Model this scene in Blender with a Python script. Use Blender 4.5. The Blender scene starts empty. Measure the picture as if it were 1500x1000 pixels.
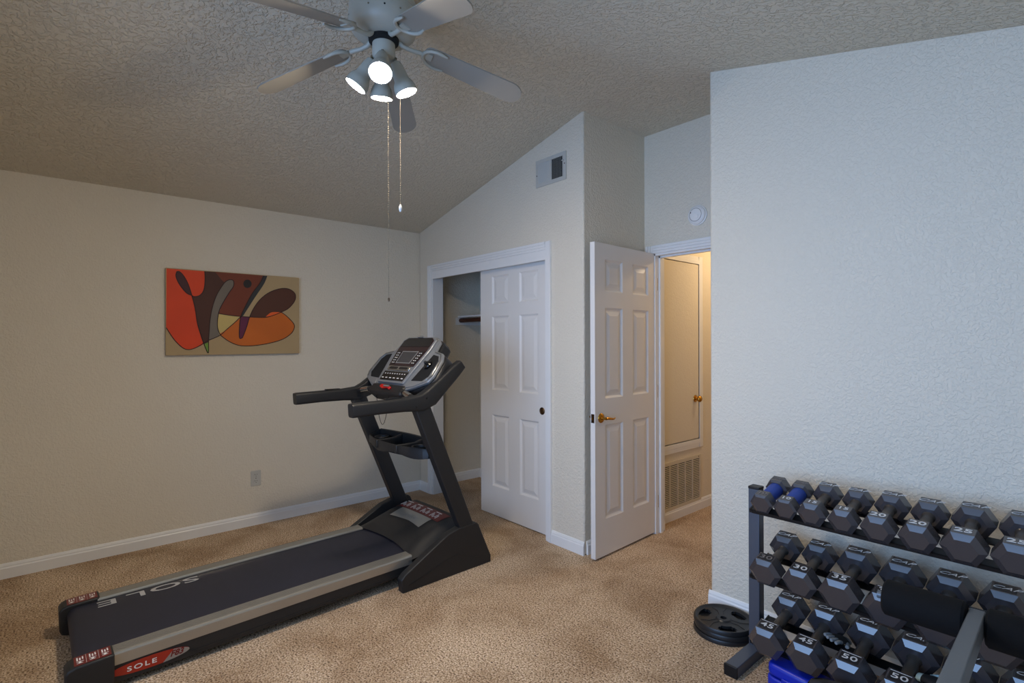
import bpy, bmesh, math, random
from mathutils import Vector, Matrix
random.seed(7)
PI = math.pi
R = math.radians
SC = bpy.context.scene
COL = SC.collection

# ------------------------------------------------------------------ camera
YAW, PITCH, ROLL, EYE, FPX = 0.8567, 0.0007, -0.003, 1.3982, 767.0
F = Vector((-math.sin(YAW) * math.cos(PITCH), math.cos(YAW) * math.cos(PITCH), math.sin(PITCH)))
RT = Vector((math.cos(YAW), math.sin(YAW), 0))
UP = RT.cross(F)
R2 = RT * math.cos(ROLL) + UP * math.sin(ROLL)
U2 = UP * math.cos(ROLL) - RT * math.sin(ROLL)
cd = bpy.data.cameras.new('camera')
cam = bpy.data.objects.new('camera', cd)
COL.objects.link(cam)
cd.sensor_width = 36
cd.lens = FPX * 36 / 1500
cd.clip_start = 0.02
cam.matrix_world = Matrix(((R2.x, U2.x, -F.x, 0), (R2.y, U2.y, -F.y, 0), (R2.z, U2.z, -F.z, EYE), (0, 0, 0, 1)))
SC.camera = cam

# ------------------------------------------------------------------ world, daylight, exposure
w = bpy.data.worlds.new('world')
SC.world = w
w.use_nodes = True
nt = w.node_tree
nt.nodes['Background'].inputs[0].default_value = (0.55, 0.72, 1.0, 1)
nt.nodes['Background'].inputs[1].default_value = 1.0
WINDOW = 40.0      # daylight power
WIN = (-2.35, 0.45, 0.60, 2.15)      # the window behind the camera: x0, x1, z0, z1
def area(name, loc, rot, sx, sy, power, col):
    l = bpy.data.lights.new(name, 'AREA')
    l.shape = 'RECTANGLE'
    l.size, l.size_y, l.energy, l.color = sx, sy, power, col
    o = bpy.data.objects.new(name, l)
    o.location, o.rotation_euler = loc, rot
    COL.objects.link(o)
    return o
area('window_daylight', ((WIN[0] + WIN[1]) / 2, -0.985, (WIN[2] + WIN[3]) / 2), (R(90), 0, 0), WIN[1] - WIN[0] - .1, WIN[3] - WIN[2] - .1, WINDOW, (0.30, 0.54, 1.0)).data.spread = R(124)
BULB = 470.0          # brightness of the fan's bulbs
HALL_FILL = 34.0     # brightness of the added, unseen hall lamp
vs = SC.view_settings
vs.view_transform = 'Standard'
vs.look = 'None'
vs.exposure = 0.14
vs.gamma = 1.0
vs.use_curve_mapping = False
SC.cycles.max_bounces = 8
SC.cycles.diffuse_bounces = 5
SC.cycles.sample_clamp_indirect = 6
SC.cycles.caustics_reflective = False
SC.cycles.caustics_refractive = False

# ------------------------------------------------------------------ materials
def lin(c):
    return tuple(((v / 255) / 12.92 if v <= 10.3 else ((v / 255 + .055) / 1.055) ** 2.4) for v in c)
MATS = {}
def mat(name, rgb, rough=.5, metal=0.0, var=0.06, vscale=8.0, bump=0.0, bscale=200.0, bdist=.002, spec=.5, emit=0.0, alpha=1.0, coat=0.0):
    if name in MATS:
        return MATS[name]
    m = bpy.data.materials.new(name)
    m.use_nodes = True
    t = m.node_tree
    b = t.nodes['Principled BSDF']
    c = lin(rgb)
    tc = t.nodes.new('ShaderNodeTexCoord')
    nz = t.nodes.new('ShaderNodeTexNoise')
    nz.inputs['Scale'].default_value = vscale
    nz.inputs['Detail'].default_value = 4
    t.links.new(tc.outputs['Object'], nz.inputs['Vector'])
    mx = t.nodes.new('ShaderNodeMix')
    mx.data_type = 'RGBA'
    mx.inputs[6].default_value = (*[v * (1 - var) for v in c], 1)
    mx.inputs[7].default_value = (*[min(1, v * (1 + var)) for v in c], 1)
    t.links.new(nz.outputs['Fac'], mx.inputs[0])
    t.links.new(mx.outputs[2], b.inputs['Base Color'])
    b.inputs['Roughness'].default_value = rough
    b.inputs['Metallic'].default_value = metal
    b.inputs['Specular IOR Level'].default_value = spec
    b.inputs['Coat Weight'].default_value = coat
    if alpha < 1:
        b.inputs['Alpha'].default_value = alpha
    if emit > 0:
        b.inputs['Emission Color'].default_value = (*c, 1)
        b.inputs['Emission Strength'].default_value = emit
    if bump > 0:
        n2 = t.nodes.new('ShaderNodeTexNoise')
        n2.inputs['Scale'].default_value = bscale
        n2.inputs['Detail'].default_value = 3
        t.links.new(tc.outputs['Object'], n2.inputs['Vector'])
        bp = t.nodes.new('ShaderNodeBump')
        bp.inputs['Strength'].default_value = bump
        bp.inputs['Distance'].default_value = bdist
        t.links.new(n2.outputs['Fac'], bp.inputs['Height'])
        t.links.new(bp.outputs['Normal'], b.inputs['Normal'])
    MATS[name] = m
    return m

def plaster(name, rgb, scale, strength, dist, lo=.42, hi=.62, rough=.75):
    """sprayed and knocked-down plaster: flattened blobs of fine relief under matt paint"""
    m = bpy.data.materials.new(name)
    m.use_nodes = True
    t = m.node_tree
    b = t.nodes['Principled BSDF']
    c = lin(rgb)
    tc = t.nodes.new('ShaderNodeTexCoord')
    nz = t.nodes.new('ShaderNodeTexNoise')
    nz.inputs['Scale'].default_value = scale
    nz.inputs['Detail'].default_value = 2.5
    nz.inputs['Roughness'].default_value = .55
    nz.inputs['Distortion'].default_value = .6
    t.links.new(tc.outputs['Object'], nz.inputs['Vector'])
    cr = t.nodes.new('ShaderNodeValToRGB')
    cr.color_ramp.elements[0].position = lo
    cr.color_ramp.elements[1].position = hi
    cr.color_ramp.interpolation = 'EASE'
    t.links.new(nz.outputs['Fac'], cr.inputs['Fac'])
    bp = t.nodes.new('ShaderNodeBump')
    bp.inputs['Strength'].default_value = strength
    bp.inputs['Distance'].default_value = dist
    t.links.new(cr.outputs['Color'], bp.inputs['Height'])
    t.links.new(bp.outputs['Normal'], b.inputs['Normal'])
    n2 = t.nodes.new('ShaderNodeTexNoise')
    n2.inputs['Scale'].default_value = 1.7
    t.links.new(tc.outputs['Object'], n2.inputs['Vector'])
    mx = t.nodes.new('ShaderNodeMix')
    mx.data_type = 'RGBA'
    mx.inputs[6].default_value = (*[v * .97 for v in c], 1)
    mx.inputs[7].default_value = (*[v * 1.02 for v in c], 1)
    t.links.new(n2.outputs['Fac'], mx.inputs[0])
    t.links.new(mx.outputs[2], b.inputs['Base Color'])
    b.inputs['Roughness'].default_value = rough
    b.inputs['Specular IOR Level'].default_value = .3
    MATS[name] = m
    return m

def carpet_mat():
    m = bpy.data.materials.new('carpet')
    m.use_nodes = True
    t = m.node_tree
    b = t.nodes['Principled BSDF']
    tc = t.nodes.new('ShaderNodeTexCoord')
    def noise(scale, detail, rough=.6, dist=0.0):
        n = t.nodes.new('ShaderNodeTexNoise')
        n.inputs['Scale'].default_value = scale
        n.inputs['Detail'].default_value = detail
        n.inputs['Roughness'].default_value = rough
        n.inputs['Distortion'].default_value = dist
        t.links.new(tc.outputs['Object'], n.inputs['Vector'])
        return n
    def ramp(n, stops):
        r = t.nodes.new('ShaderNodeValToRGB')
        e = r.color_ramp.elements
        e[0].position, e[0].color = stops[0][0], (*lin(stops[0][1]), 1)
        e[1].position, e[1].color = stops[-1][0], (*lin(stops[-1][1]), 1)
        for p, c in stops[1:-1]:
            x = e.new(p)
            x.color = (*lin(c), 1)
        t.links.new(n.outputs['Fac'], r.inputs['Fac'])
        return r
    tuft = noise(125, 3, .62)
    rt = ramp(tuft, [(.34, (70, 50, 34)), (.44, (176, 146, 112)), (.54, (228, 202, 170)), (.68, (252, 240, 222))])
    patch = noise(2.3, 4, .6, .35)          # where feet and the vacuum laid the pile over
    rp = ramp(patch, [(.36, (206, 192, 174)), (.54, (240, 234, 226)), (.68, (255, 252, 248))])
    mx = t.nodes.new('ShaderNodeMix')
    mx.data_type = 'RGBA'
    mx.blend_type = 'MULTIPLY'
    mx.inputs[0].default_value = 1
    t.links.new(rt.outputs[0], mx.inputs[6])
    t.links.new(rp.outputs[0], mx.inputs[7])
    t.links.new(mx.outputs[2], b.inputs['Base Color'])
    b.inputs['Roughness'].default_value = .95
    b.inputs['Specular IOR Level'].default_value = .1
    b.inputs['Sheen Weight'].default_value = .12
    bp = t.nodes.new('ShaderNodeBump')
    bp.inputs['Strength'].default_value = 1.0
    bp.inputs['Distance'].default_value = .010
    t.links.new(tuft.outputs['Fac'], bp.inputs['Height'])
    t.links.new(bp.outputs['Normal'], b.inputs['Normal'])
    MATS['carpet'] = m
    return m

plaster('wall_paint', (224, 215, 197), 70, .55, .0035)
plaster('ceiling_paint', (212, 203, 184), 48, .8, .006, .44, .60)
plaster('hall_paint', (222, 212, 192), 70, .3, .002)
carpet_mat()
mat('trim_white', (232, 231, 228), .38, var=.02)
mat('door_white', (228, 224, 218), .42, var=.02, bump=.06, bscale=120, bdist=.001)
mat('brass', (196, 146, 62), .22, 1.0)
mat('bronze', (92, 70, 52), .35, 1.0)
mat('black_plastic', (26, 26, 27), .45, var=.1, bump=.1, bscale=500, bdist=.0005)
mat('black_gloss', (14, 14, 15), .18)
mat('dark_void', (8, 8, 8), .9)  # near-black for gaps and openings, their shade put into colour; black parts too
mat('silver_plastic', (158, 158, 156), .32, .55)
mat('steel', (190, 190, 188), .25, 1.0)
mat('wood_dark', (74, 38, 24), .5, var=.25, vscale=20)

# ------------------------------------------------------------------ mesh helpers
class MB:
    def __init__(s):
        s.v, s.f, s.mi = [], [], []
    def add(s, vs, fs, mi=0, M=None):
        o = len(s.v)
        s.v += [tuple(M @ Vector(p)) if M else tuple(p) for p in vs]
        s.f += [tuple(o + i for i in f) for f in fs]
        s.mi += [mi] * len(fs)
        return s
    def box(s, x0, x1, y0, y1, z0, z1, mi=0, M=None):
        v = [(x, y, z) for z in (z0, z1) for y in (y0, y1) for x in (x0, x1)]
        return s.add(v, [(0, 2, 3, 1), (4, 5, 7, 6), (0, 1, 5, 4), (2, 6, 7, 3), (0, 4, 6, 2), (1, 3, 7, 5)], mi, M)
    def prism(s, pts, axis, a, b, mi=0, M=None):
        """pts 2d outline; axis x: (y,z), y: (x,z), z: (x,y)"""
        def p3(p, t):
            return (t, p[0], p[1]) if axis == 'x' else (p[0], t, p[1]) if axis == 'y' else (p[0], p[1], t)
        n = len(pts)
        v = [p3(p, a) for p in pts] + [p3(p, b) for p in pts]
        f = [tuple(range(n - 1, -1, -1)), tuple(range(n, 2 * n))] + [(i, (i + 1) % n, n + (i + 1) % n, n + i) for i in range(n)]
        return s.add(v, f, mi, M)
    def tube(s, path, r, n=10, mi=0, M=None, sq=None):
        P = [Vector(p) for p in path]
        rs = r if isinstance(r, (list, tuple)) else [r] * len(P)
        vs, fs = [], []
        ref = None
        for i, p in enumerate(P):
            d = (P[min(i + 1, len(P) - 1)] - P[max(i - 1, 0)]).normalized()
            if ref is None:
                ref = Vector((0, 0, 1)) if abs(d.z) < .9 else Vector((1, 0, 0))
            a = d.cross(ref).normalized()
            b = a.cross(d).normalized()
            ref = b
            for k in range(n):
                t = 2 * PI * (k + .5) / n
                vs.append(p + rs[i] * (a * math.cos(t) * (sq or 1) + b * math.sin(t)))
        for i in range(len(P) - 1):
            for k in range(n):
                k2 = (k + 1) % n
                fs.append((i * n + k, i * n + k2, (i + 1) * n + k2, (i + 1) * n + k))
        fs.append(tuple(range(n - 1, -1, -1)))
        fs.append(tuple(range((len(P) - 1) * n, len(P) * n)))
        return s.add(vs, fs, mi, M)
    def lathe(s, prof, n=24, mi=0, M=None):
        """prof list of (r,z) turned about z"""
        vs, fs, idx = [], [], []
        for r, z in prof:
            if r < 1e-6:
                idx.append([len(vs)] * n)
                vs.append((0, 0, z))
            else:
                idx.append(list(range(len(vs), len(vs) + n)))
                vs += [(r * math.cos(2 * PI * k / n), r * math.sin(2 * PI * k / n), z) for k in range(n)]
        for a, b in zip(idx, idx[1:]):
            for k in range(n):
                q = [a[k], a[(k + 1) % n], b[(k + 1) % n], b[k]]
                u = []
                for i in q:
                    if i not in u:
                        u.append(i)
                if len(u) > 2:
                    fs.append(tuple(u))
        return s.add(vs, fs, mi, M)
    def loops(s, rings, mi=0, cap0=True, cap1=True, M=None):
        n = len(rings[0])
        vs = [p for r in rings for p in r]
        fs = [(i * n + k, i * n + (k + 1) % n, (i + 1) * n + (k + 1) % n, (i + 1) * n + k) for i in range(len(rings) - 1) for k in range(n)]
        if cap0:
            fs.append(tuple(range(n - 1, -1, -1)))
        if cap1:
            fs.append(tuple(range((len(rings) - 1) * n, len(rings) * n)))
        return s.add(vs, fs, mi, M)
    def grid(s, fn, nu, nv, mi=0):
        vs = [fn(i / nu, j / nv) for j in range(nv + 1) for i in range(nu + 1)]
        fs = [(j * (nu + 1) + i, j * (nu + 1) + i + 1, (j + 1) * (nu + 1) + i + 1, (j + 1) * (nu + 1) + i) for j in range(nv) for i in range(nu)]
        return s.add(vs, fs, mi)
    def mesh(s, name, mats, angle=32, fix=True):
        me = bpy.data.meshes.new(name)
        me.from_pydata(s.v, [], s.f)
        for m in (mats if isinstance(mats, (list, tuple)) else [mats]):
            me.materials.append(MATS[m] if isinstance(m, str) else m)
        me.polygons.foreach_set('material_index', s.mi)
        if fix:
            bm = bmesh.new()
            bm.from_mesh(me)
            bmesh.ops.recalc_face_normals(bm, faces=bm.faces)
            bm.to_mesh(me)
            bm.free()
        me.shade_smooth()
        me.set_sharp_from_angle(angle=R(angle))
        me.update()
        return me
    def build(s, name, mats, parent=None, bevel=0, seg=2, angle=32, world=None, fix=True):
        """world: a location to subtract, for a mesh laid out in world coordinates under a root standing there"""
        if world is not None:
            s.v = [(p[0] - world[0], p[1] - world[1], p[2] - world[2]) for p in s.v]
        return put(name, s.mesh(name, mats, angle, fix), parent, bevel, seg)

def put(name, me, parent=None, bevel=0, seg=2):
    o = bpy.data.objects.new(name, me)
    COL.objects.link(o)
    if parent is not None:
        o.parent = parent
    if bevel > 0:
        b = o.modifiers.new('edge', 'BEVEL')
        b.width, b.segments, b.limit_method, b.angle_limit = bevel, seg, 'ANGLE', R(40)
    return o
def tag(o, label=None, cat=None, group=None, kind=None):
    if label: o['label'] = label
    if cat: o['category'] = cat
    if group: o['group'] = group
    if kind: o['kind'] = kind
    return o
def thing(name, loc, label, cat, rot=(0, 0, 0), group=None):
    o = bpy.data.objects.new(name, None)
    o.empty_display_size = .1
    o.location, o.rotation_euler = loc, rot
    COL.objects.link(o)
    return tag(o, label, cat, group)
def struct(o, label=None):
    o['kind'] = 'structure'
    if label: o['label'] = label
    return o
def spline(pts, n=6, closed=True):
    """catmull-rom through pts; a third member marks a sharp corner"""
    out, N = [], len(pts)
    rng = range(N if closed else N - 1)
    for i in rng:
        p1, p2 = pts[i], pts[(i + 1) % N]
        p0 = pts[i - 1] if (closed or i > 0) else p1
        p3 = pts[(i + 2) % N] if (closed or i + 2 < N) else p2
        if len(p1) > 2: p0 = p1
        if len(p2) > 2: p3 = p2
        for k in range(n):
            t = k / n
            out.append(tuple(.5 * (2 * p1[a] + (p2[a] - p0[a]) * t + (2 * p0[a] - 5 * p1[a] + 4 * p2[a] - p3[a]) * t * t + (3 * p1[a] - p0[a] - 3 * p2[a] + p3[a]) * t ** 3) for a in (0, 1)))
    if not closed:
        out.append(tuple(pts[-1][:2]))
    return out
def rrect(w, h, r, n=5):
    """rounded rectangle outline centred on 0"""
    o = []
    for cx, cy, a0 in ((w / 2 - r, h / 2 - r, 0), (-w / 2 + r, h / 2 - r, 90), (-w / 2 + r, -h / 2 + r, 180), (w / 2 - r, -h / 2 + r, 270)):
        for k in range(n + 1):
            a = R(a0 + 90 * k / n)
            o.append((cx + r * math.cos(a), cy + r * math.sin(a)))
    return o
TXT = {}
def text_mesh(body, size, m, extrude=.0006, shear=0.0, bold=0.0, space=1.0):
    key = (body, size, m, extrude, shear, bold, space)
    if key in TXT:
        return TXT[key]
    c = bpy.data.curves.new('lettering', 'FONT')
    c.body, c.size, c.extrude, c.shear, c.offset = body, size, extrude, shear, bold
    c.space_character = space
    c.align_x, c.align_y = 'CENTER', 'CENTER'
    c.resolution_u = 3
    o = bpy.data.objects.new('lettering', c)
    COL.objects.link(o)
    bpy.context.view_layer.update()
    me = bpy.data.meshes.new_from_object(o.evaluated_get(bpy.context.evaluated_depsgraph_get()))
    bpy.data.objects.remove(o)
    me.materials.clear()
    me.materials.append(MATS[m])
    TXT[key] = me
    return me
def place(o, M):
    o.matrix_local = M
    return o
def frame_mb(axis, d0, d1, outer, inner):
    """a flat mitred frame: outer and inner are (a0,a1,b0,b1) in the plane across axis"""
    def ring(r, d):
        a0, a1, b0, b1 = r
        q = [(a0, b0), (a1, b0), (a1, b1), (a0, b1)]
        return [(d, a, b) if axis == 'x' else (a, d, b) for a, b in q]
    rs = [ring(outer, d0), ring(outer, d1), ring(inner, d1), ring(inner, d0)]
    m = MB()
    m.loops(rs + [rs[0]], cap0=False, cap1=False)
    bmv = m.v
    n = 4                                    # weld the closing ring to the first
    m.f = [tuple(i if i < 16 else i - 16 for i in f) for f in m.f]
    m.v = bmv[:16]
    return m
def copy_tree(o, parent=None):
    c = o.copy()
    COL.objects.link(c)
    if parent is not None:
        c.parent = parent
    for ch in list(o.children):
        copy_tree(ch, c)
    return c

# ------------------------------------------------------------------ the room
XL, YC, XR, XW, YB = -4.338, 2.599, -2.282, -1.403, 3.277
XE, YN = 0.75, -0.95                      # side and near walls, behind the camera
ZE, ZT, XT = 2.430, 2.908, -1.77          # left eave, flat of the ceiling, where it falls again
SLR = 0.25
def zc(x):
    return ZT - (XR - x) * (ZT - ZE) / (XR - XL) if x < XR else ZT if x < XT else ZT - SLR * (x - XT)

floor = struct(MB().box(-4.5, .9, -1.1, 5.5, -.12, 0).build('floor', 'carpet'), 'beige brown cut pile carpet over the whole floor')
cp = [(-4.46, zc(-4.46)), (XR, ZT), (XT, ZT), (.87, zc(.87)), (.87, zc(.87) + .14), (XT, ZT + .14), (XR, ZT + .14), (-4.46, zc(-4.46) + .14)]
struct(MB().prism(cp, 'y', -1.07, 3.43).build('ceiling', 'ceiling_paint'), 'vaulted ceiling with knocked-down plaster texture')
struct(MB().box(-4.46, XL, -1.07, 3.43, 0, zc(XL) + .02).build('wall_left', 'wall_paint'), 'long off-white wall with an orange abstract painting')
far = [(XL, 0), (-4.117, 0), (-4.117, 2.045), (-2.629, 2.045), (-2.629, 0), (XR, 0), (XR, zc(XR) + .02), (XL, zc(XL) + .02)]
struct(MB().prism(far, 'y', YC, YC + .11).build('wall_far', 'wall_paint', bevel=.012, seg=3), 'off-white gable wall holding the closet')
struct(MB().box(-2.402, XR + .0005, YC + .07, YB + .12, 0, ZT + .02).build('wall_recess_side', 'wall_paint'), 'shaded side wall of the door recess')
rb = [(XR, 0), (-2.205, 0), (-2.205, 2.035), (-1.475, 2.035), (-1.475, 0), (XW, 0), (XW, zc(XW) + .02), (XT, ZT + .02), (XR, ZT + .02)]
struct(MB().prism(rb, 'y', YB, YB + .115).build('wall_recess_back', 'wall_paint'), 'wall above the open door with a smoke detector')
rw = [(XW, 0), (XE, 0), (XE, zc(XE) + .02), (XW, zc(XW) + .02)]
struct(MB().prism(rw, 'y', YC, YB + .115).build('wall_right', 'wall_paint', bevel=.012, seg=3), 'off-white wall behind the dumbbell rack')
struct(MB().box(XE, .87, -1.07, 2.72, 0, 2.5).build('wall_side', 'wall_paint'))
x0, x1, z0, z1 = WIN
m = MB().box(-4.46, .87, -1.07, YN, 0, z0).box(-4.46, x0, -1.07, YN, z0, z1).box(x1, .87, -1.07, YN, z0, z1)
m.prism([(-4.46, z1), (.87, z1), (.87, zc(.87) + .02), (XT, ZT + .02), (XR, ZT + .02), (-4.46, zc(-4.46) + .02)], 'y', -1.07, YN)
struct(m.build('wall_near', 'wall_paint'))
# window behind the camera: frame, mullion, pane
win = MB()
for a, b in ((x0, x0 + .05), ((x0 + x1) / 2 - .025, (x0 + x1) / 2 + .025), (x1 - .05, x1)):
    win.box(a, b, -1.05, -1.0, z0, z1)
win.box(x0, x1, -1.05, -1.0, z0, z0 + .05).box(x0, x1, -1.05, -1.0, z1 - .05, z1).box(x0 - .03, x1 + .03, YN - .1, YN + .03, z0 - .03, z0)
struct(win.build('window_1', 'trim_white'))
# closet shell and hall
struct(MB().box(XL, -2.40, 3.31, 3.43, 0, 2.95).build('wall_closet_back', 'wall_paint'))
struct(MB().box(-2.402, XR, YB + .115, 5.4, 0, 2.46).build('wall_hall_side', 'hall_paint'), 'cream hall wall with an access door and return grille')
struct(MB().box(-1.16, -1.05, YB + .115, 5.4, 0, 2.46).build('wall_hall_right', 'hall_paint'))
struct(MB().box(-2.402, -1.05, 5.3, 5.42, 0, 2.46).build('wall_hall_end', 'hall_paint'))
struct(MB().box(-2.402, -1.05, YB + .115, 5.42, 2.44, 2.56).build('ceiling_hall', 'ceiling_paint'))

def base(name, a, b, n, h=.089, t=.014):
    """baseboard from a to b (x,y), n = unit direction into the room; moulded top"""
    prof = [(0, 0), (t, 0), (t, h * .68), (t * .72, h * .76), (t * .72, h * .84), (t * .35, h * .97), (0, h)]
    m = MB()
    rings = [[(p[0] + n[0] * d, p[1] + n[1] * d, z) for d, z in prof] for p in (a, b)]
    m.loops(rings)
    return struct(m.build(name, 'trim_white', angle=20))
base('baseboard_left', (XL, YN), (XL, YC), (1, 0))
base('baseboard_far_left', (XL, YC), (-4.174, YC), (0, -1))
base('baseboard_far', (-2.574, YC), (XR + .004, YC), (0, -1))
base('baseboard_recess', (XR, YC + .02), (XR, YB), (1, 0))
base('baseboard_right', (XW - .008, YC), (XE, YC), (0, -1))
base('baseboard_side', (XE, YN), (XE, YC), (-1, 0))
base('baseboard_closet_left', (XL, YC + .11), (XL, 3.31), (1, 0))
base('baseboard_closet_back', (XL, 3.31), (-2.402, 3.31), (0, -1))
base('baseboard_hall', (XR, YB + .115), (XR, 5.3), (1, 0))

# closet casing: stepped legs and head, track fascia, jambs
def casing(m, x0, x1, y, z0, z1, d, side):
    """one moulded casing strip: three steps that thin towards the opening (side: where the opening lies)"""
    w, h = x1 - x0, z1 - z0
    for k, th in enumerate((.019, .015, .011)):
        a, b = k / 3, (k + 1) / 3
        if side == 'x+': m.box(x0 + w * a, x0 + w * b, y - th, y, z0, z1)
        if side == 'x-': m.box(x1 - w * b, x1 - w * a, y - th, y, z0, z1)
        if side == 'z-': m.box(x0, x1, y - th, y, z1 - h * b, z1 - h * a)
cas = MB()
casing(cas, -4.174, -4.117, YC, 0, 2.102, 0, 'x+')
casing(cas, -2.629, -2.574, YC, 0, 2.102, 0, 'x-')
casing(cas, -4.117, -2.629, YC, 2.047, 2.102, 0, 'z-')
struct(cas.build('trim_closet_casing', 'trim_white', bevel=.002), 'white moulded casing around the closet opening')
struct(MB().box(-4.117, -2.629, YC - .006, YC + .014, 1.976, 2.047).build('trim_closet_fascia', 'trim_white', bevel=.002))
struct(MB().box(-4.118, -4.105, YC, YC + .11, 0, 2.045).box(-2.641, -2.628, YC, YC + .11, 0, 2.045).box(-4.117, -2.629, YC + .015, YC + .11, 2.03, 2.046).build('trim_closet_jamb', 'trim_white'))
# entry casing and jamb
cas = MB()
casing(cas, -2.262, -2.205, YB, 0, 2.092, 0, 'x+')
casing(cas, -1.475, -1.418, YB, 0, 2.092, 0, 'x-')
casing(cas, -2.205, -1.475, YB, 2.035, 2.092, 0, 'z-')
struct(cas.build('trim_entry_casing', 'trim_white', bevel=.002), 'white moulded casing above the open door')
struct(MB().box(-2.206, -2.19, YB, YB + .115, 0, 2.035).box(-1.49, -1.474, YB, YB + .115, 0, 2.035).box(-2.205, -1.475, YB, YB + .115, 2.02, 2.036).box(-2.19, -2.178, YB + .045, YB + .075, 0, 2.02).box(-2.19, -1.49, YB + .045, YB + .075, 2.008, 2.02).build('trim_entry_jamb', 'trim_white'))

# ------------------------------------------------------------------ doors
def panel_door(name, wd, ht, th, cols, rows, material):
    """six-panel slab standing in x-z, thickness along y from 0 to th; every panel a part with its own moulding"""
    root = bpy.data.objects.new(name, None)
    root.empty_display_size = .1
    COL.objects.link(root)
    m = MB()
    xs = [0] + [v for c in cols for v in c] + [wd]
    zs = [0] + [v for r in rows for v in r] + [ht]
    for i in range(0, len(xs), 2):
        m.box(xs[i], xs[i + 1], 0, th, 0, ht)
    for a, b in cols:
        for i in range(0, len(zs), 2):
            m.box(a, b, 0, th, zs[i], zs[i + 1])
    m.build('door_slab', material, root)
    for a, b in cols:
        for c, d in rows:
            p = MB()
            for sgn, y0 in ((1, 0), (-1, th)):
                rings = []
                for ins, dep in ((0, 0), (.006, .004), (.013, .0105), (.024, .0105), (.052, .003), (.056, .003)):
                    y = y0 + sgn * dep
                    rings.append([(a + ins, y, c + ins), (b - ins, y, c + ins), (b - ins, y, d - ins), (a + ins, y, d - ins)])
                p.loops(rings, cap0=False)
            p.build('panel', material, root, angle=12)
    return root

CROWS = [(.232, .806), (1.005, 1.597), (1.692, 1.921)]
d1 = panel_door('door_1', .815, 1.985, .032, [(.150, .358), (.483, .690)], CROWS, 'door_white')
d1.location = (-3.455, YC + .052, .008)
struct(d1, 'white six-panel sliding closet door with a round bronze pull')
knob = MB().lathe([(0, .004), (.017, .004), (.021, .001), (.025, .004), (.027, .002), (.027, 0), (0, 0)], 24, M=Matrix.Translation((.728, 0, .888)) @ Matrix.Rotation(R(90), 4, 'X'))
tag(knob.build('finger_pull', 'bronze', d1), 'round dark bronze finger pull')
d2 = copy_tree(d1)
d2.name = 'door_2'
d2.location = (-3.43, YC + .092, .008)
d2['label'] = 'second white sliding closet door parked behind the first'
for ch in list(d2.children):
    if ch.name.startswith('finger_pull'):
        bpy.data.objects.remove(ch)

EROWS = [(.235, .845), (1.015, 1.605), (1.71, 1.918)]
ew = .73
d3 = panel_door('door_3', ew, 2.02, .036, [(.108, .305), (.425, .622)], EROWS, 'door_white')
HX, HY = -2.199, 3.302
ang = math.atan2(2.575 - HY, -2.166 - HX)                 # from the hinge to the free edge
# local x runs from the free edge to the hinge; local y = 0 is the face turned to the room
d3.rotation_euler = (0, 0, ang + PI)
d3.location = (HX + math.cos(ang) * ew, HY + math.sin(ang) * ew, .014)
struct(d3, 'white six-panel door standing open with a brass lever')
def lever(side):
    y = 0 if side < 0 else .036
    m = MB()
    T = Matrix.Translation((.062, y, .893)) @ Matrix.Rotation(R(90 if side < 0 else -90), 4, 'X')
    m.lathe([(0, .010), (.020, .010), (.029, .006), (.032, 0), (0, 0)], 24, M=T)
    m.lathe([(0, .045), (.009, .045), (.010, .008), (0, .008)], 14, M=T)
    yy = y + side * .045
    m.tube([(.056, yy, .893), (.075, yy, .894), (.105, yy + side * .002, .889), (.135, yy, .884), (.158, yy - side * .004, .889)], [.009, .0095, .008, .0065, .004], 10)
    return m.build('lever_handle', 'brass', d3, angle=50)
tag(lever(-1), 'polished brass lever handle')
lever(1)
tag(MB().box(-.0012, 0, .006, .030, .866, .922).build('latch_plate', 'bronze', d3), 'dark latch plate on the door edge')
MB().box(-.009, 0, .013, .023, .887, .901).build('latch_bolt', 'brass', d3)
for hz in (.22, 1.02, 1.80):
    m = MB().lathe([(0, hz - .045), (.006, hz - .045), (.006, hz + .045), (0, hz + .045)], 10, M=Matrix.Translation((ew + .004, -.004, 0)))
    m.box(ew - .002, ew + .0, .004, .034, hz - .045, hz + .045)
    m.build('hinge', 'brass', d3)

# hall access door above a return grille
d4 = thing('door_4', (XR, 3.44, .592), None, None)
struct(d4, 'flat cream access door with a round brass knob in the hall')
MB().box(0, .010, 0, .580, .006, 1.44).build('door_slab', 'hall_paint', d4, bevel=.002)
k = MB().lathe([(0, .058), (.014, .056), (.024, .048), (.027, .038), (.022, .028), (.011, .022), (.010, .008), (.028, .005), (.03, 0), (0, 0)], 20, M=Matrix.Translation((.010, .525, .335)) @ Matrix.Rotation(R(90), 4, 'Y'))
tag(k.build('door_knob', 'brass', d4, angle=50), 'round polished brass knob')
m = MB()
for ya, yb, za, zb in ((3.372, 3.436, .522, 2.10), (4.024, 4.088, .522, 2.10), (3.436, 4.024, 2.036, 2.10), (3.436, 4.024, .522, .592)):
    for k, th in enumerate((.020, .015, .010)):
        q = .0075 * k * 2.2
        if zb - za > 1: 
            s = 1 if ya < 3.6 else -1
            y_a, y_b = (ya + q, yb) if s > 0 else (ya, yb - q)
            m.box(XR, XR + .024 - th * .6 - k * .001, y_a, y_b, za, zb)
        else:
            z_a, z_b = (za, zb - q) if za > 1 else (za + q, zb)
            m.box(XR, XR + .024 - th * .6 - k * .001, ya, yb, z_a, z_b)
struct(m.build('trim_hall_casing', 'trim_hall' if 'trim_hall' in MATS else 'trim_white', bevel=.002), 'moulded casing around the hall access door')

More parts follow.
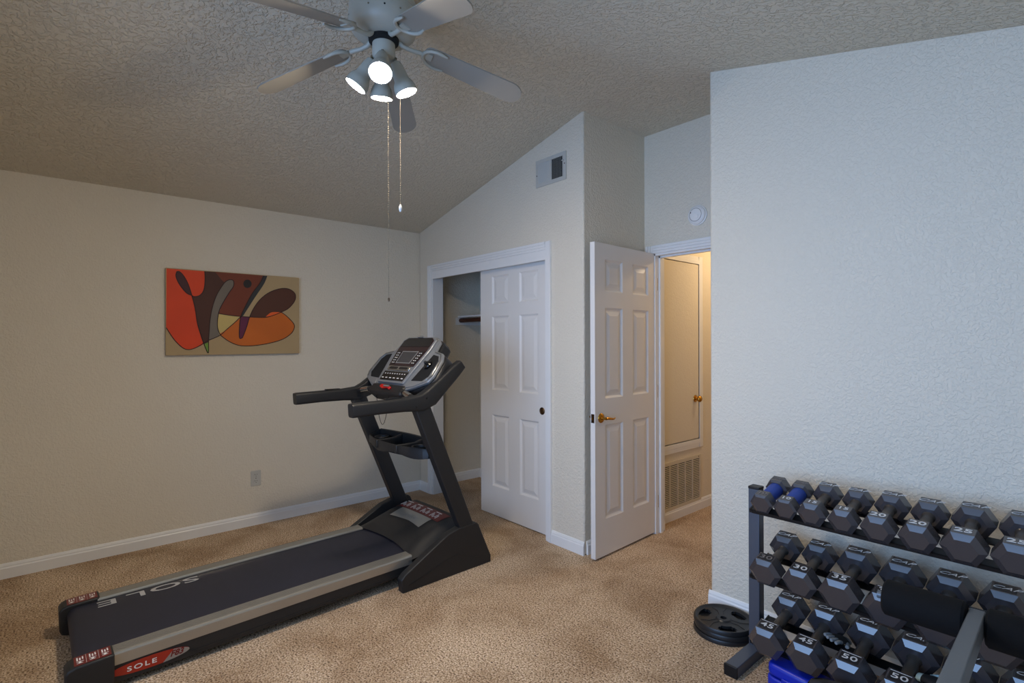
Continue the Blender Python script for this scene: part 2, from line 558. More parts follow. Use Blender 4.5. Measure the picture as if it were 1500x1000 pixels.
# ------------------------------------------------------------------ wall fittings
gr = thing('return_grille', (XR, 3.76, .27), 'cream louvred return air grille low on the hall wall', 'air grille')
y0, y1, za, zb = -.30, .30, -.192, .19
m = frame_mb('x', 0, .008, (y0, y1, za, zb), (y0 + .025, y1 - .022, za + .028, zb - .032))
mat('grille_paint', (206, 196, 176), .45, var=.03)
m.build('frame', 'grille_paint', gr, bevel=.0015)
MB().box(0, .001, y0 + .02, y1 - .02, za + .02, zb - .02).build('duct_shade_sheet', 'dark_void', gr)  # near-black sheet on the wall; the duct's shade put into its colour
cw = (y1 - y0 - .047) / 5
for k in range(1, 5):
    yy = y0 + .025 + cw * k
    MB().box(.0005, .009, yy - .005, yy + .005, za + .028, zb - .032).build('mullion', 'grille_paint', gr)
for k in range(5):
    m = MB()
    ya = y0 + .025 + cw * k
    for i in range(22):
        z = za + .034 + i * (zb - za - .066) / 22
        m.add([(.001, ya, z + .0035), (.0075, ya, z), (.0075, ya + cw, z), (.001, ya + cw, z + .0035), (.002, ya, z + .0075), (.0085, ya, z + .0045), (.0085, ya + cw, z + .0045), (.002, ya + cw, z + .0075)],
              [(0, 1, 2, 3), (7, 6, 5, 4), (1, 5, 6, 2), (0, 3, 7, 4)])
    tag(m.build('louvres', 'grille_paint', gr, fix=False), kind='stuff')
for yy in (-.26, .26):
    MB().lathe([(0, .003), (.004, .002), (.005, 0)], 8, M=Matrix.Translation((.008, yy, zb - .016)) @ Matrix.Rotation(R(90), 4, 'Y')).build('screw', 'bronze', gr)

vt = thing('air_register', (-2.577, YC, 2.594), 'white air register high on the gable wall, one half open', 'air register')
mat('register_paint', (190, 188, 180), .5, var=.03)
hw, hh = .147, .096
m = frame_mb('y', 0, -.008, (-hw, hw, -hh, hh), (-hw + .026, hw - .03, -hh + .026, hh - .026))
m.build('frame', 'register_paint', vt, bevel=.002)
MB().box(-.006, .008, -.007, 0, -hh + .026, hh - .026).build('mullion', 'register_paint', vt, bevel=.001)
MB().box(-hw + .02, hw - .02, -.001, 0, -hh + .02, hh - .02).build('duct_shade_sheet', 'dark_void', vt)  # flat black sheet painted for the darkness inside the duct
for a, b, n, ang_, part in ((-hw + .026, -.006, 11, -48, 'closed_vanes'), (.008, hw - .03, 8, 45, 'open_vanes')):
    m = MB()
    for i in range(n):
        x = a + (b - a) * (i + .5) / n
        M = Matrix.Translation((x, -.005, 0)) @ Matrix.Rotation(R(ang_), 4, 'Z')
        m.box(-.0008, .0008, -.006, .004, -hh + .026, hh - .026, M=M)
    tag(m.build(part, 'register_paint', vt), kind='stuff')
MB().box(hw - .034, hw - .016, -.016, -.007, .032, .038).build('damper_lever', 'register_paint', vt, bevel=.001)
for x, z in ((-hw + .012, -.012), (hw - .012, .012)):
    MB().lathe([(0, .003), (.004, .002), (.0045, 0)], 8, M=Matrix.Translation((x, -.008, z)) @ Matrix.Rotation(R(90), 4, 'X')).build('screw', 'bronze', vt)

sd = thing('smoke_detector', (-1.853, YB, 2.25), 'round white smoke detector above the open door', 'smoke detector')
TX = Matrix.Rotation(R(90), 4, 'X')
MB().lathe([(0, 0), (.068, 0), (.068, .010), (.062, .012), (.062, .024), (.052, .034), (.036, .037), (0, .037)], 40, M=TX).build('housing', 'trim_white', sd, angle=40)
MB().lathe([(.041, .0355), (.043, .0375), (.045, .0352)], 40, M=TX).build('vent_ring', 'silver_plastic', sd)
MB().lathe([(0, .040), (.010, .0395), (.012, .036)], 16, M=TX @ Matrix.Translation((.012, -.012, 0))).build('test_button', 'trim_white', sd)
MB().lathe([(0, .0375), (.004, .037), (.0045, .034)], 10, M=TX @ Matrix.Translation((-.034, .018, 0))).build('indicator', 'dark_void', sd)

ol = thing('wall_outlet', (XL, 1.147, .357), 'white duplex outlet plate low on the wall under the painting', 'outlet')
m = MB()
m.prism([(a, b) for a, b in rrect(.072, .116, .006)], 'x', 0, .005)
m.build('plate', 'register_paint', ol, bevel=.0015)
for dz in (-.024, .024):
    r_ = MB().prism([(a, b + dz) for a, b in rrect(.034, .028, .009)], 'x', .004, .0072).build('receptacle', 'register_paint', ol)
    for dy, hh_ in ((-.007, .009), (.007, .0075)):
        MB().box(.007, .0076, dy - .0012, dy + .0012, dz + .003 - hh_ / 2 + .002, dz + .003 + hh_ / 2 + .002).build('slot', 'dark_void', r_)
    MB().lathe([(0, .0076), (.0026, .0076), (.0026, .007)], 8, M=Matrix.Translation((0, 0, dz - .008)) @ Matrix.Rotation(R(90), 4, 'Y')).build('ground_hole', 'dark_void', r_)
MB().lathe([(0, .0065), (.003, .006), (.0035, .005)], 10, M=Matrix.Rotation(R(90), 4, 'Y')).build('screw', 'bronze', ol)

ds = thing('door_stop', (XR + .014, 2.66, .048), 'small spring door stop with white tip on the recess baseboard', 'door stop')
MB().lathe([(0, 0), (.011, 0), (.011, .004), (.007, .006), (0, .006)], 12, M=Matrix.Rotation(R(90), 4, 'Y')).build('base', 'black_plastic', ds)
hel = [(.006 + .04 * k / 70, .0062 * math.cos(k * .72), .0062 * math.sin(k * .72)) for k in range(71)]
MB().tube(hel, .0014, 5).build('spring', 'black_plastic', ds)
MB().lathe([(0, .060), (.006, .059), (.0078, .054), (.0075, .044), (0, .044)], 12, M=Matrix.Rotation(R(90), 4, 'Y')).build('tip', 'trim_white', ds)

# closet shelf with a brown pole, cleats and a bracket
cs = thing('closet_shelf', (-3.37, 3.31, 1.60), 'white closet shelf with a dark brown front pole', 'shelf')
MB().box(-.95, .96, -.285, 0, .042, .060).build('shelf_board', 'trim_white', cs, bevel=.002)
tag(MB().tube([(-.95, -.25, .014), (.96, -.25, .014)], .021, 14).build('pole', 'wood_dark', cs), 'dark brown wooden closet pole')
MB().box(-.968, -.95, -.30, 0, -.03, .042).build('cleat', 'trim_white', cs, bevel=.002)
MB().box(-.95, .96, -.018, 0, -.03, .042).build('cleat', 'trim_white', cs, bevel=.002)
MB().prism([(-.018, .04), (-.26, .04), (-.26, .03), (-.03, -.13), (-.018, -.13)], 'x', -.40, -.392).build('bracket', 'register_paint', cs, bevel=.001)

# ------------------------------------------------------------------ painting
SHAPES={
'orange':[(-0.447,0.299,1),(-0.215,0.299,1),(-0.213,0.232),(-0.221,0.165),(-0.244,0.126),(-0.277,0.113),(-0.295,0.117),(-0.277,0.037),(-0.263,-0.07),(-0.245,-0.145),(-0.223,-0.22),(-0.267,-0.249),(-0.314,-0.265),(-0.352,-0.252),(-0.397,-0.203),(-0.431,-0.147),(-0.45,-0.111,1)],
'dkbrown':[(-0.213,0.299,1),(-0.118,0.301,1),(-0.087,0.229),(-0.141,0.127),(-0.171,0.033),(-0.186,-0.102),(-0.194,-0.292,1),(-0.223,-0.22),(-0.245,-0.145),(-0.263,-0.07),(-0.277,0.037),(-0.295,0.117),(-0.277,0.113),(-0.244,0.126),(-0.221,0.165),(-0.213,0.232)],
'brown':[(-0.148,0.301,1),(0.19,0.3,1),(0.157,0.24),(0.103,0.159),(0.058,0.068),(0.026,-0.019,1),(-0.049,-0.014),(-0.124,-0.001,1),(-0.095,0.087),(-0.049,0.167),(-0.024,0.22),(-0.049,0.251),(-0.087,0.229)],
'slate':[(0.179,0.299,1),(0.211,0.3,1),(0.186,0.235),(0.119,0.124),(0.038,-0.016,1),(0.022,-0.019,1),(0.058,0.068),(0.103,0.159),(0.152,0.237)],
'grey':[(-0.049,0.251),(-0.027,0.242),(-0.028,0.203),(-0.057,0.154),(-0.088,0.096),(-0.118,0.031),(-0.132,-0.034),(-0.134,-0.102),(-0.125,-0.152),(-0.119,-0.163,1),(-0.19,-0.199,1),(-0.188,-0.136),(-0.182,-0.052),(-0.167,0.041),(-0.141,0.127),(-0.11,0.189),(-0.08,0.234)],
'oval':[(0.086,-0.02,1),(0.111,0.044),(0.16,0.117),(0.228,0.175),(0.314,0.209),(0.376,0.207),(0.417,0.177),(0.423,0.14),(0.408,0.102),(0.367,0.054),(0.314,0.023),(0.253,-0.005),(0.194,-0.021),(0.135,-0.023)],
'amber':[(0.018,-0.025,1),(0.086,-0.024),(0.202,-0.021),(0.253,0.004),(0.31,0.023,1),(0.358,-0.011),(0.407,-0.065),(0.412,-0.102),(0.384,-0.149),(0.313,-0.195),(0.202,-0.226),(0.094,-0.241),(0.013,-0.238),(-0.05,-0.212),(-0.096,-0.178),(-0.119,-0.152,1),(-0.073,-0.118),(-0.018,-0.065)],
'coral':[(0.198,-0.017,1),(0.228,0.011),(0.253,0.021),(0.307,0.021,1),(0.262,-0.004)],
'cream':[(-0.126,-0.005,1),(-0.049,-0.016),(0.015,-0.021,1),(-0.026,-0.069),(-0.08,-0.122),(-0.121,-0.152,1),(-0.132,-0.102),(-0.132,-0.042)],
'plum':[(0.022,-0.022,1),(0.084,-0.02,1),(0.062,-0.098),(0.037,-0.169),(0.025,-0.184),(0.012,-0.178),(0.012,-0.108)],
'green':[(-0.221,-0.227,1),(-0.194,-0.213,1),(-0.194,-0.289,1)],
'wine':[(-0.391,0.276),(-0.376,0.285),(-0.348,0.259),(-0.322,0.208),(-0.305,0.159),(-0.301,0.125),(-0.327,0.135),(-0.358,0.173),(-0.383,0.22)],
'dot':[(0.098,0.231),(0.094,0.215),(0.083,0.202),(0.069,0.197),(0.054,0.2),(0.044,0.211),(0.04,0.227),(0.044,0.243),(0.054,0.255),(0.069,0.26),(0.083,0.257),(0.094,0.246)],
}
LINES=[
[(-0.45,-0.111),(-0.431,-0.147),(-0.397,-0.203),(-0.352,-0.252),(-0.314,-0.265),(-0.267,-0.249),(-0.223,-0.22),(-0.19,-0.199),(-0.119,-0.163),(-0.073,-0.118),(-0.018,-0.065),(0.022,-0.021)],
[(-0.215,0.299),(-0.213,0.232),(-0.221,0.165),(-0.244,0.126),(-0.277,0.113),(-0.301,0.122),(-0.327,0.135),(-0.358,0.173),(-0.383,0.22),(-0.392,0.26),(-0.376,0.285),(-0.348,0.259),(-0.322,0.208),(-0.302,0.143),(-0.277,0.037),(-0.263,-0.07),(-0.245,-0.145),(-0.22,-0.228),(-0.194,-0.292),(-0.192,-0.203),(-0.188,-0.136),(-0.182,-0.052),(-0.167,0.041),(-0.141,0.127),(-0.11,0.189),(-0.08,0.234),(-0.049,0.251),(-0.027,0.242),(-0.028,0.203),(-0.057,0.154),(-0.088,0.096),(-0.118,0.031),(-0.132,-0.034),(-0.134,-0.102),(-0.119,-0.152),(-0.096,-0.178),(-0.05,-0.212),(0.013,-0.238),(0.094,-0.241),(0.202,-0.226),(0.313,-0.195),(0.384,-0.149),(0.412,-0.102),(0.407,-0.065),(0.358,-0.011),(0.312,0.023)],
[(-0.126,-0.003),(-0.049,-0.014),(0.026,-0.02),(0.135,-0.023),(0.202,-0.021),(0.253,-0.005),(0.314,0.023),(0.367,0.054),(0.408,0.102),(0.423,0.14),(0.417,0.177),(0.376,0.207),(0.314,0.209),(0.228,0.175),(0.16,0.117),(0.111,0.044),(0.084,-0.02),(0.062,-0.098),(0.037,-0.169),(0.025,-0.184),(0.012,-0.178),(0.012,-0.108),(0.022,-0.021),(0.058,0.068),(0.103,0.159),(0.157,0.24),(0.186,0.298)],
]
PCOL = {'orange': (216, 62, 8), 'dkbrown': (70, 30, 14), 'brown': (112, 44, 16), 'slate': (40, 42, 44), 'grey': (112, 102, 90), 'oval': (78, 38, 20), 'amber': (196, 98, 18),
        'coral': (226, 92, 26), 'cream': (196, 172, 104), 'plum': (92, 20, 60), 'green': (112, 150, 52), 'wine': (62, 18, 26), 'dot': (18, 14, 14)}
pt = thing('abstract_painting', (XL, 1.015, 1.615), 'unframed abstract canvas of orange and brown curves on tan', 'painting')
mat('canvas_tan', (176, 152, 112), .8, var=.06, vscale=5, bump=.2, bscale=900, bdist=.0006)
mat('paint_line', (40, 14, 12), .7)
MB().box(.004, .030, -.452, .452, -.304, .304).build('canvas', 'canvas_tan', pt, bevel=.002)
m = MB()
mats_ = []
for i, (k, pts) in enumerate(SHAPES.items()):
    o_ = [(max(-.451, min(.451, a)), max(-.303, min(.303, b))) for a, b in (spline(pts, 5) if k != 'green' else [p[:2] for p in pts])]
    x = .0302 + .00012 * i
    m.add([(x, a, b) for a, b in o_], [tuple(range(len(o_)))], i)
    mats_.append(mat('paint_' + k, PCOL[k], .6, var=.16, vscale=4))
m.build('painted_shapes', mats_, pt, fix=False)
m = MB()
for ln in LINES:
    q = spline(ln, 5, closed=False)
    L, Rr = [], []
    for i, p in enumerate(q):
        a, b = q[max(i - 1, 0)], q[min(i + 1, len(q) - 1)]
        d = Vector((b[0] - a[0], b[1] - a[1]))
        d = d.normalized() if d.length > 1e-6 else Vector((1, 0))
        nx, ny = -d.y * .0027, d.x * .0027
        L.append((.0325, max(-.452, min(.452, p[0] + nx)), min(.304, p[1] + ny)))
        Rr.append((.0325, max(-.452, min(.452, p[0] - nx)), min(.304, p[1] - ny)))
    n = len(q)
    m.add(L + Rr, [(i, i + 1, n + i + 1, n + i) for i in range(n - 1)])
m.build('painted_outlines', 'paint_line', pt, fix=False)

# ------------------------------------------------------------------ ceiling fan
mat('fan_paint', (170, 168, 156), .4, var=.03)
mat('blade_paint', (146, 141, 131), .45, var=.05)
mat('bulb_glow', (255, 237, 212), .4, emit=BULB)
mat('chain_metal', (128, 118, 98), .5, .7)
FX, FY = -2.03, 1.045
fan = thing('ceiling_fan', (FX, FY, 0), 'off-white ceiling fan with five blades and four lit spot heads', 'ceiling fan')
MB().lathe([(0, ZT), (.075, ZT), (.078, ZT - .012), (.06, ZT - .03), (.03, ZT - .04), (0, ZT - .04)], 32).build('canopy', 'fan_paint', fan, angle=40)
MB().lathe([(0, 2.878), (.085, 2.874), (.118, 2.858), (.136, 2.830), (.141, 2.797), (.1425, 2.796), (.1425, 2.792), (.141, 2.791), (.145, 2.765), (.143, 2.735), (.132, 2.708), (.112, 2.690), (.085, 2.682), (.066, 2.681), (0, 2.681)], 48).build('motor_housing', 'fan_paint', fan, angle=35)
MB().lathe([(0, 2.684), (.064, 2.684), (.062, 2.668), (.05, 2.660), (0, 2.660)], 32).build('flywheel', 'dark_void', fan)
MB().lathe([(0, 2.664), (.047, 2.664), (.048, 2.612), (.044, 2.600), (.028, 2.592), (0, 2.590)], 32).build('light_fitter', 'fan_paint', fan, angle=40)
for k in range(14):
    a = 2 * PI * k / 14
    if k % 3 == 2: continue
    MB().lathe([(0, .002), (.0035, .001), (.004, 0)], 8, M=Matrix.Rotation(a, 4, 'Z') @ Matrix.Translation((.1437, 0, 2.745)) @ Matrix.Rotation(R(96), 4, 'Y')).build('housing_hole', 'dark_void' if k % 2 else 'chain_metal', fan)
DROOP = R(14.5)
def blade_mesh():
    n = 10
    top = []
    for i in range(n + 1):                       # straight sides widening to the tip, rounded ends
        t = i / n
        top.append((.205 + .375 * t, .050 + .012 * t))
    tip = [(.58 + .062 * math.sin(R(a)) * 1.0, .062 * math.cos(R(a))) for a in range(12, 91, 13)]
    root_ = [(.205 - .03 * math.sin(R(a)), .050 * math.cos(R(a))) for a in range(90, 0, -15)]
    half = root_ + top + tip
    return half + [(x, -y) for x, y in reversed(half)]
bm_ = MB().prism(blade_mesh(), 'z', -.003, .003).mesh('blade', 'blade_paint')
iron = MB()
iron.tube([(.055, 0, .004), (.085, 0, -.012), (.12, 0, -.012), (.155, 0, -.006), (.178, 0, -.005)], [.011, .010, .009, .010, .010], 10)
horn = []
for a in range(-100, 101, 20):
    horn.append((.236 - .062 * math.cos(R(a)), .052 * math.sin(R(a)), -.010))
iron.tube([(.275, -.046, -.008)] + horn + [(.275, .046, -.008)], [.004] + [.0075] * len(horn) + [.004], 8)
iron.box(.17, .215, -.020, .020, -.008, -.002)
im_ = iron.mesh('blade_iron', 'fan_paint', angle=50)
for k in range(5):
    a = YAW + R(20.8 + 72 * k)
    M0 = Matrix.Translation((0, 0, 2.698)) @ Matrix.Rotation(a, 4, 'Z') @ Matrix.Rotation(DROOP, 4, 'Y')
    b = place(put('blade', bm_, fan), M0 @ Matrix.Rotation(R(-12), 4, 'X'))
    i_ = place(put('blade_iron', im_, fan), M0 @ Matrix.Rotation(R(-8), 4, 'X'))
# spot heads: pivot, bell, bulb
bell = MB().lathe([(0, 0), (.014, 0), (.021, -.004), (.026, -.020), (.030, -.055), (.0315, -.070), (.040, -.082), (.0455, -.098), (.047, -.118), (.0435, -.118), (.041, -.10), (.030, -.08), (0, -.078)], 32).mesh('spot_head', 'fan_paint', angle=30)
bulb = MB().lathe([(0, -.1175), (.02, -.116), (.034, -.112), (.0405, -.105), (.034, -.09), (0, -.085)], 28).mesh('bulb', 'bulb_glow')
for r_, f_, rr in ((.12, -1.0, 32), (-.93, -.05, 33), (.90, .32, 22), (-.36, .92, 12)):
    v = (RT * r_ + Vector((F.x, F.y, 0)).normalized() * f_).normalized()
    p = Vector((v.x * .046, v.y * .046, 2.592))
    M0 = Matrix.Translation(p) @ Matrix.Rotation(math.atan2(v.y, v.x), 4, 'Z') @ Matrix.Rotation(R(-rr), 4, 'Y')
    h = place(put('spot_head', bell, fan), M0 @ Matrix.Diagonal((1.04, 1.04, 1.13, 1)))
    place(put('bulb', bulb, h), Matrix.Identity(4))
    MB().tube([(v.x * .038, v.y * .038, 2.612), (v.x * .052, v.y * .052, 2.602)], .008, 8).build('pivot', 'chain_metal', fan)
def chain(dx, dy, z0, z1, name):
    m = MB()
    n = int((z0 - z1) / .0095)
    for i in range(n):
        z = z0 - i * .0095
        r_ = .0017
        m.add([(dx + r_, dy, z), (dx, dy + r_, z), (dx - r_, dy, z), (dx, dy - r_, z), (dx, dy, z + .0030), (dx, dy, z - .0030)], [(0, 1, 4), (1, 2, 4), (2, 3, 4), (3, 0, 4), (1, 0, 5), (2, 1, 5), (3, 2, 5), (0, 3, 5)])
    m.tube([(dx, dy, z0), (dx, dy, z1)], .0005, 4)
    return m.build(name, 'chain_metal', fan, fix=False)
c1 = RT * .016 + F * .01
c2 = RT * .069 + F * .0
chain(c1.x, c1.y, 2.60, 1.585, 'pull_chain')
chain(c2.x, c2.y, 2.66, 1.975, 'pull_chain')
MB().lathe([(0, .004), (.003, .003), (.0045, -.004), (.0035, -.012), (0, -.013)], 10, M=Matrix.Translation((c1.x, c1.y, 1.584))).build('chain_pull', 'bronze', fan)
tag(MB().lathe([(0, .012), (.003, .011), (.0065, 0), (.0068, -.010), (.004, -.019), (0, -.021)], 12, M=Matrix.Translation((c2.x, c2.y, 1.970))).build('chain_pull', 'trim_white', fan), 'white oval chain pull')

# added hall lamp (unseen): a domed ceiling fitting put in to warm the hall
mat('hall_fill_glow', (255, 224, 180), .4, emit=HALL_FILL)
hl = thing('added_hall_lamp', (-1.72, 4.35, 2.44), 'added domed ceiling lamp, out of view, that warms the hall', 'lamp')
MB().lathe([(0, 0), (.16, 0), (.16, -.02), (0, -.02)], 28).build('base', 'trim_white', hl)
MB().lathe([(.15, -.02), (.145, -.05), (.11, -.085), (.05, -.105), (0, -.108)], 28).build('shade', 'hall_fill_glow', hl, fix=False)

# ------------------------------------------------------------------ treadmill (local: x across, +x towards the rack; y forward; z up)
mat('belt_rubber', (29, 31, 46), .55, var=.25, vscale=9, bump=.25, bscale=700, bdist=.0006)
mat('label_red', (104, 22, 20), .4, var=.08)
mat('label_orange', (158, 40, 20), .4, var=.1)
mat('print_white', (226, 222, 216), .5)
mat('print_grey', (176, 174, 172), .5)
mat('rail_metal', (176, 172, 162), .34, .75, var=.05)
mat('console_silver', (150, 152, 154), .3, .5, var=.04)
mat('screen_glass', (58, 56, 58), .15)
mat('console_dark', (22, 18, 19), .22)
mat('maroon_panel', (46, 22, 24), .25)
mat('key_red', (190, 26, 22), .35)
mat('tread_black', (30, 30, 31), .5, var=.08, bump=.12, bscale=420, bdist=.0006)
tm = thing('treadmill', (-2.988, .02, 0), 'black folding treadmill with silver side rails and upright console', 'treadmill', (0, 0, R(1.4)))
T = tm
def low(m):
    """the deck rises a little towards the front"""
    m.v = [(p[0], p[1], p[2] - .052 + .010 * p[1]) for p in m.v]
    return m
low(MB().box(-.255, .255, .07, 1.62, .09, .165)).build('deck', 'black_plastic', T, bevel=.004)
# belt wraps the rear roller
bp = [(1.60, .188), (1.2, .188), (.6, .188), (.075, .188)] + [(.052 - .036 * math.sin(R(a)), .152 + .036 * math.cos(R(a))) for a in range(0, 181, 20)] + [(.075, .116), (1.6, .116)]
bp2 = [(1.60, .120), (.10, .120), (.10, .180), (1.60, .180)]
belt = low(MB().prism(bp, 'x', -.272, .272)).build('running_belt', 'belt_rubber', T, angle=40)
for ch, yy, in (('S', .515), ('O', .402), ('L', .282), ('E', .165)):
    M = Matrix(((0, 1, 0, 0), (-1, 0, 0, 0), (0, 0, 1, 0), (0, 0, 0, 1)))      # letters read towards the rear, tops towards +x
    o = put('belt_letter', text_mesh(ch, .095, 'print_grey', .0003, bold=.0008), belt)
    place(o, Matrix.Translation((-.222, yy, .1890 - .052 + .010 * yy)) @ M @ Matrix.Diagonal((1.85, .92, 1, 1)))
for s in (-1, 1):
    a, b = (.270, .348)
    # ribbed aluminium side rail: ridged top, rolled outer edge
    prof = [(a, .150), (a, .192)]
    n = 6
    for k in range(n):
        x = a + .004 + (b - a - .014) * k / n
        wd = (b - a - .014) / n
        prof += [(x, .201), (x + wd * .62, .201), (x + wd * .66, .1985), (x + wd * .98, .1985)]
    prof += [(b - .010, .202), (b - .003, .199), (b, .192), (b, .150)]
    low(MB().prism([(s * x, z) for x, z in prof], 'y', .130, 1.52)).build('side_rail', 'rail_metal', T, angle=20)
    sk = MB()
    sk.prism([(.10, .165), (.10, .082), (.16, .074), (.60, .076), (1.30, .090), (1.52, .100), (1.52, .165)], 'x', s * .285, s * .345)
    low(sk).build('side_skirt', 'tread_black', T, bevel=.006)
    sk2 = MB().prism([(.40, .104), (.44, .100), (1.46, .108), (1.46, .103), (.44, .094)], 'x', s * .343, s * .3475)
    low(sk2).build('skirt_moulding', 'tread_black', T)
    e = MB()
    prof = [(.140, .206), (.02, .203), (-.004, .196), (-.014, .180), (-.012, .090), (-.004, .070), (.02, .062), (.10, .062), (.140, .082)]
    ec = low(e.prism(prof, 'x', s * .272, s * .368)).build('end_cap', 'tread_black', T, bevel=.008, seg=3)
    def top(x, y):
        return (x, y, .2072 - max(0, .02 - y) * .15 - (.14 - y) * .025 + .0)
    lx0, lx1 = sorted((s * .281, s * .358))
    lab = low(MB().add([top(lx0, .016), top(lx1, .016), top(lx1, .131), top(lx0, .131)] + [(p[0], p[1], p[2] - .002) for p in (top(lx0, .016), top(lx1, .016), top(lx1, .131), top(lx0, .131))],
                   [(0, 1, 2, 3), (4, 7, 6, 5), (0, 4, 5, 1), (1, 5, 6, 2), (2, 6, 7, 3), (3, 7, 4, 0)])).build('warning_label', 'label_red', ec)
    g = MB()
    def patch(x0, x1, y0, y1):
        q = [top(x0, y0), top(x1, y0), top(x1, y1), top(x0, y1)]
        g.add([(p[0], p[1], p[2] + .0004) for p in q], [(0, 1, 2, 3)])
    for k in range(3):
        yc = .034 + .039 * k
        mx = (lx0 + lx1) / 2
        if k: patch(lx0 + .003, lx1 - .003, yc - .0202, yc - .0194)
        patch(mx + .008, mx + .012, yc - .011, yc + .012)
        patch(mx + .012, mx + .022, yc - .004, yc + .004)
        patch(mx + .022, mx + .026, yc - .010, yc + .009)
        for r_ in range(3):
            patch(mx - .026 + .006 * (r_ % 2), mx + .001 - .005 * (r_ == 2), yc - .010 + .0085 * r_, yc - .0055 + .0085 * r_)
    low(g).build('printed_warning', 'print_white', ec, fix=False)
    # wheel under the rear
    MB().lathe([(0, -.012), (.028, -.012), (.032, -.008), (.032, .008), (.028, .012), (0, .012)], 20, M=Matrix.Translation((s * .235, .10, .032)) @ Matrix.Rotation(R(90), 4, 'Y')).build('rear_foot', 'black_plastic', T)
# badge on the rack side of the deck
def side_m(y, z, x=.3465):
    return Matrix.Translation((x, y, z)) @ Matrix(((0, 0, 1, 0), (1, 0, 0, 0), (0, 1, 0, 0), (0, 0, 0, 1)))
el = [(.140 * math.cos(2 * PI * k / 40) * (1 if math.cos(2 * PI * k / 40) < 0 else 1.0), .024 * math.sin(2 * PI * k / 40)) for k in range(40)]
bd = MB().prism(el, 'z', -.004, .0015).build('badge', 'label_orange', T)
place(bd, side_m(.262, .068))
cutl = lambda y: .052 + y * .9
sil = [(x, y) for x, y in el if x > cutl(y)]
sil = sorted(sil, key=lambda p: math.atan2(p[1], p[0] - .09))
place(MB().prism(sil, 'z', .0012, .0022).build('badge_end', 'silver_plastic', bd), Matrix.Identity(4))
place(put('brand_lettering', text_mesh('SOLE', .034, 'print_white', .0003, bold=.0004, space=1.25), bd), Matrix.Translation((-.030, -.002, .0018)) @ Matrix.Diagonal((1.15, .8, 1, 1)))
place(put('model_lettering', text_mesh('F83', .033, 'label_red', .0003, shear=.3, bold=.0010), bd), Matrix.Translation((.092, .001, .0025)))
# motor hood
def hood(s, t):
    """s -1..1 across, t 0..1 rear to front"""
    ry = 1.495 + .060 * (1 - s * s) 
    y = ry + t * (2.03 - ry)
    prof = [(0, .160), (.06, .182), (.25, .222), (.42, .250), (.62, .270), (.80, .272), (.90, .225), (1, .05)]
    z = prof[-1][1]
    for (a, za), (b, zb) in zip(prof, prof[1:]):
        if a <= t <= b:
            u = (t - a) / (b - a)
            z = za + (zb - za) * u
            break
    e = abs(s)
    fall = 0 if e < .72 else ((e - .72) / .28) ** 1.6
    z = z - (z - .125) * .72 * fall if t < .90 else z - (z - .05) * .7 * fall
    return Vector((s * .352, y, z))
MB().grid(lambda u, v: tuple(hood(u * 2 - 1, v)), 28, 28).build('motor_hood', 'tread_black', T, angle=60, fix=False)
hd = [c for c in T.children if c.name.startswith('motor_hood')][0]
def hood_patch(name, material, outline, nu=10, nv=6, off=.003):
    """a flat label laid on the hood: outline gives (s0,s1) by v"""
    def fn(u, v):
        s0, s1, t0, t1 = outline
        q = hood((s0 + (s1 - s0) * u), t0(s0 + (s1 - s0) * u) + (t1(s0 + (s1 - s0) * u) - t0(s0 + (s1 - s0) * u)) * v)
        return (q.x, q.y, q.z + off)
    return MB().grid(fn, nu, nv).build(name, material, hd, fix=False)
mat('plate_silver', (168, 166, 158), .35, .6)
hood_patch('silver_plate', 'plate_silver', (-.56, .42, lambda s: .27 + .05 * (1 - abs(s)), lambda s: .50))
hood_patch('instruction_label', 'label_red', (-.80, .62, lambda s: .505, lambda s: .71))
def hp(s0, s1, t0, t1):
    q = [hood(s0, t0), hood(s1, t0), hood(s1, t1), hood(s0, t1)]
    g.add([(p.x, p.y, p.z + .0045) for p in q], [(0, 1, 2, 3)])
for c0 in (-.74, -.42, -.10, .22):
    g = MB()
    hp(c0 + .02, c0 + .20, .655, .675)
    for r_ in range(5):
        hp(c0 + .02 + .05 * r_, c0 + .042 + .05 * r_, .535 + .015 * (r_ % 2), .635 - .03 * ((r_ * 7) % 3))
    tag(g.build('printed_instructions', 'print_white', hd, fix=False), kind='stuff')
q = hood(0, .40)
place(put('plate_lettering', text_mesh('SOLE', .05, 'silver_plastic', .0006, space=1.1), hd), Matrix.Translation((q.x - .03, q.y, q.z + .0045)) @ Matrix.Rotation(R(11), 4, 'X') @ Matrix.Rotation(0, 4, 'Z'))
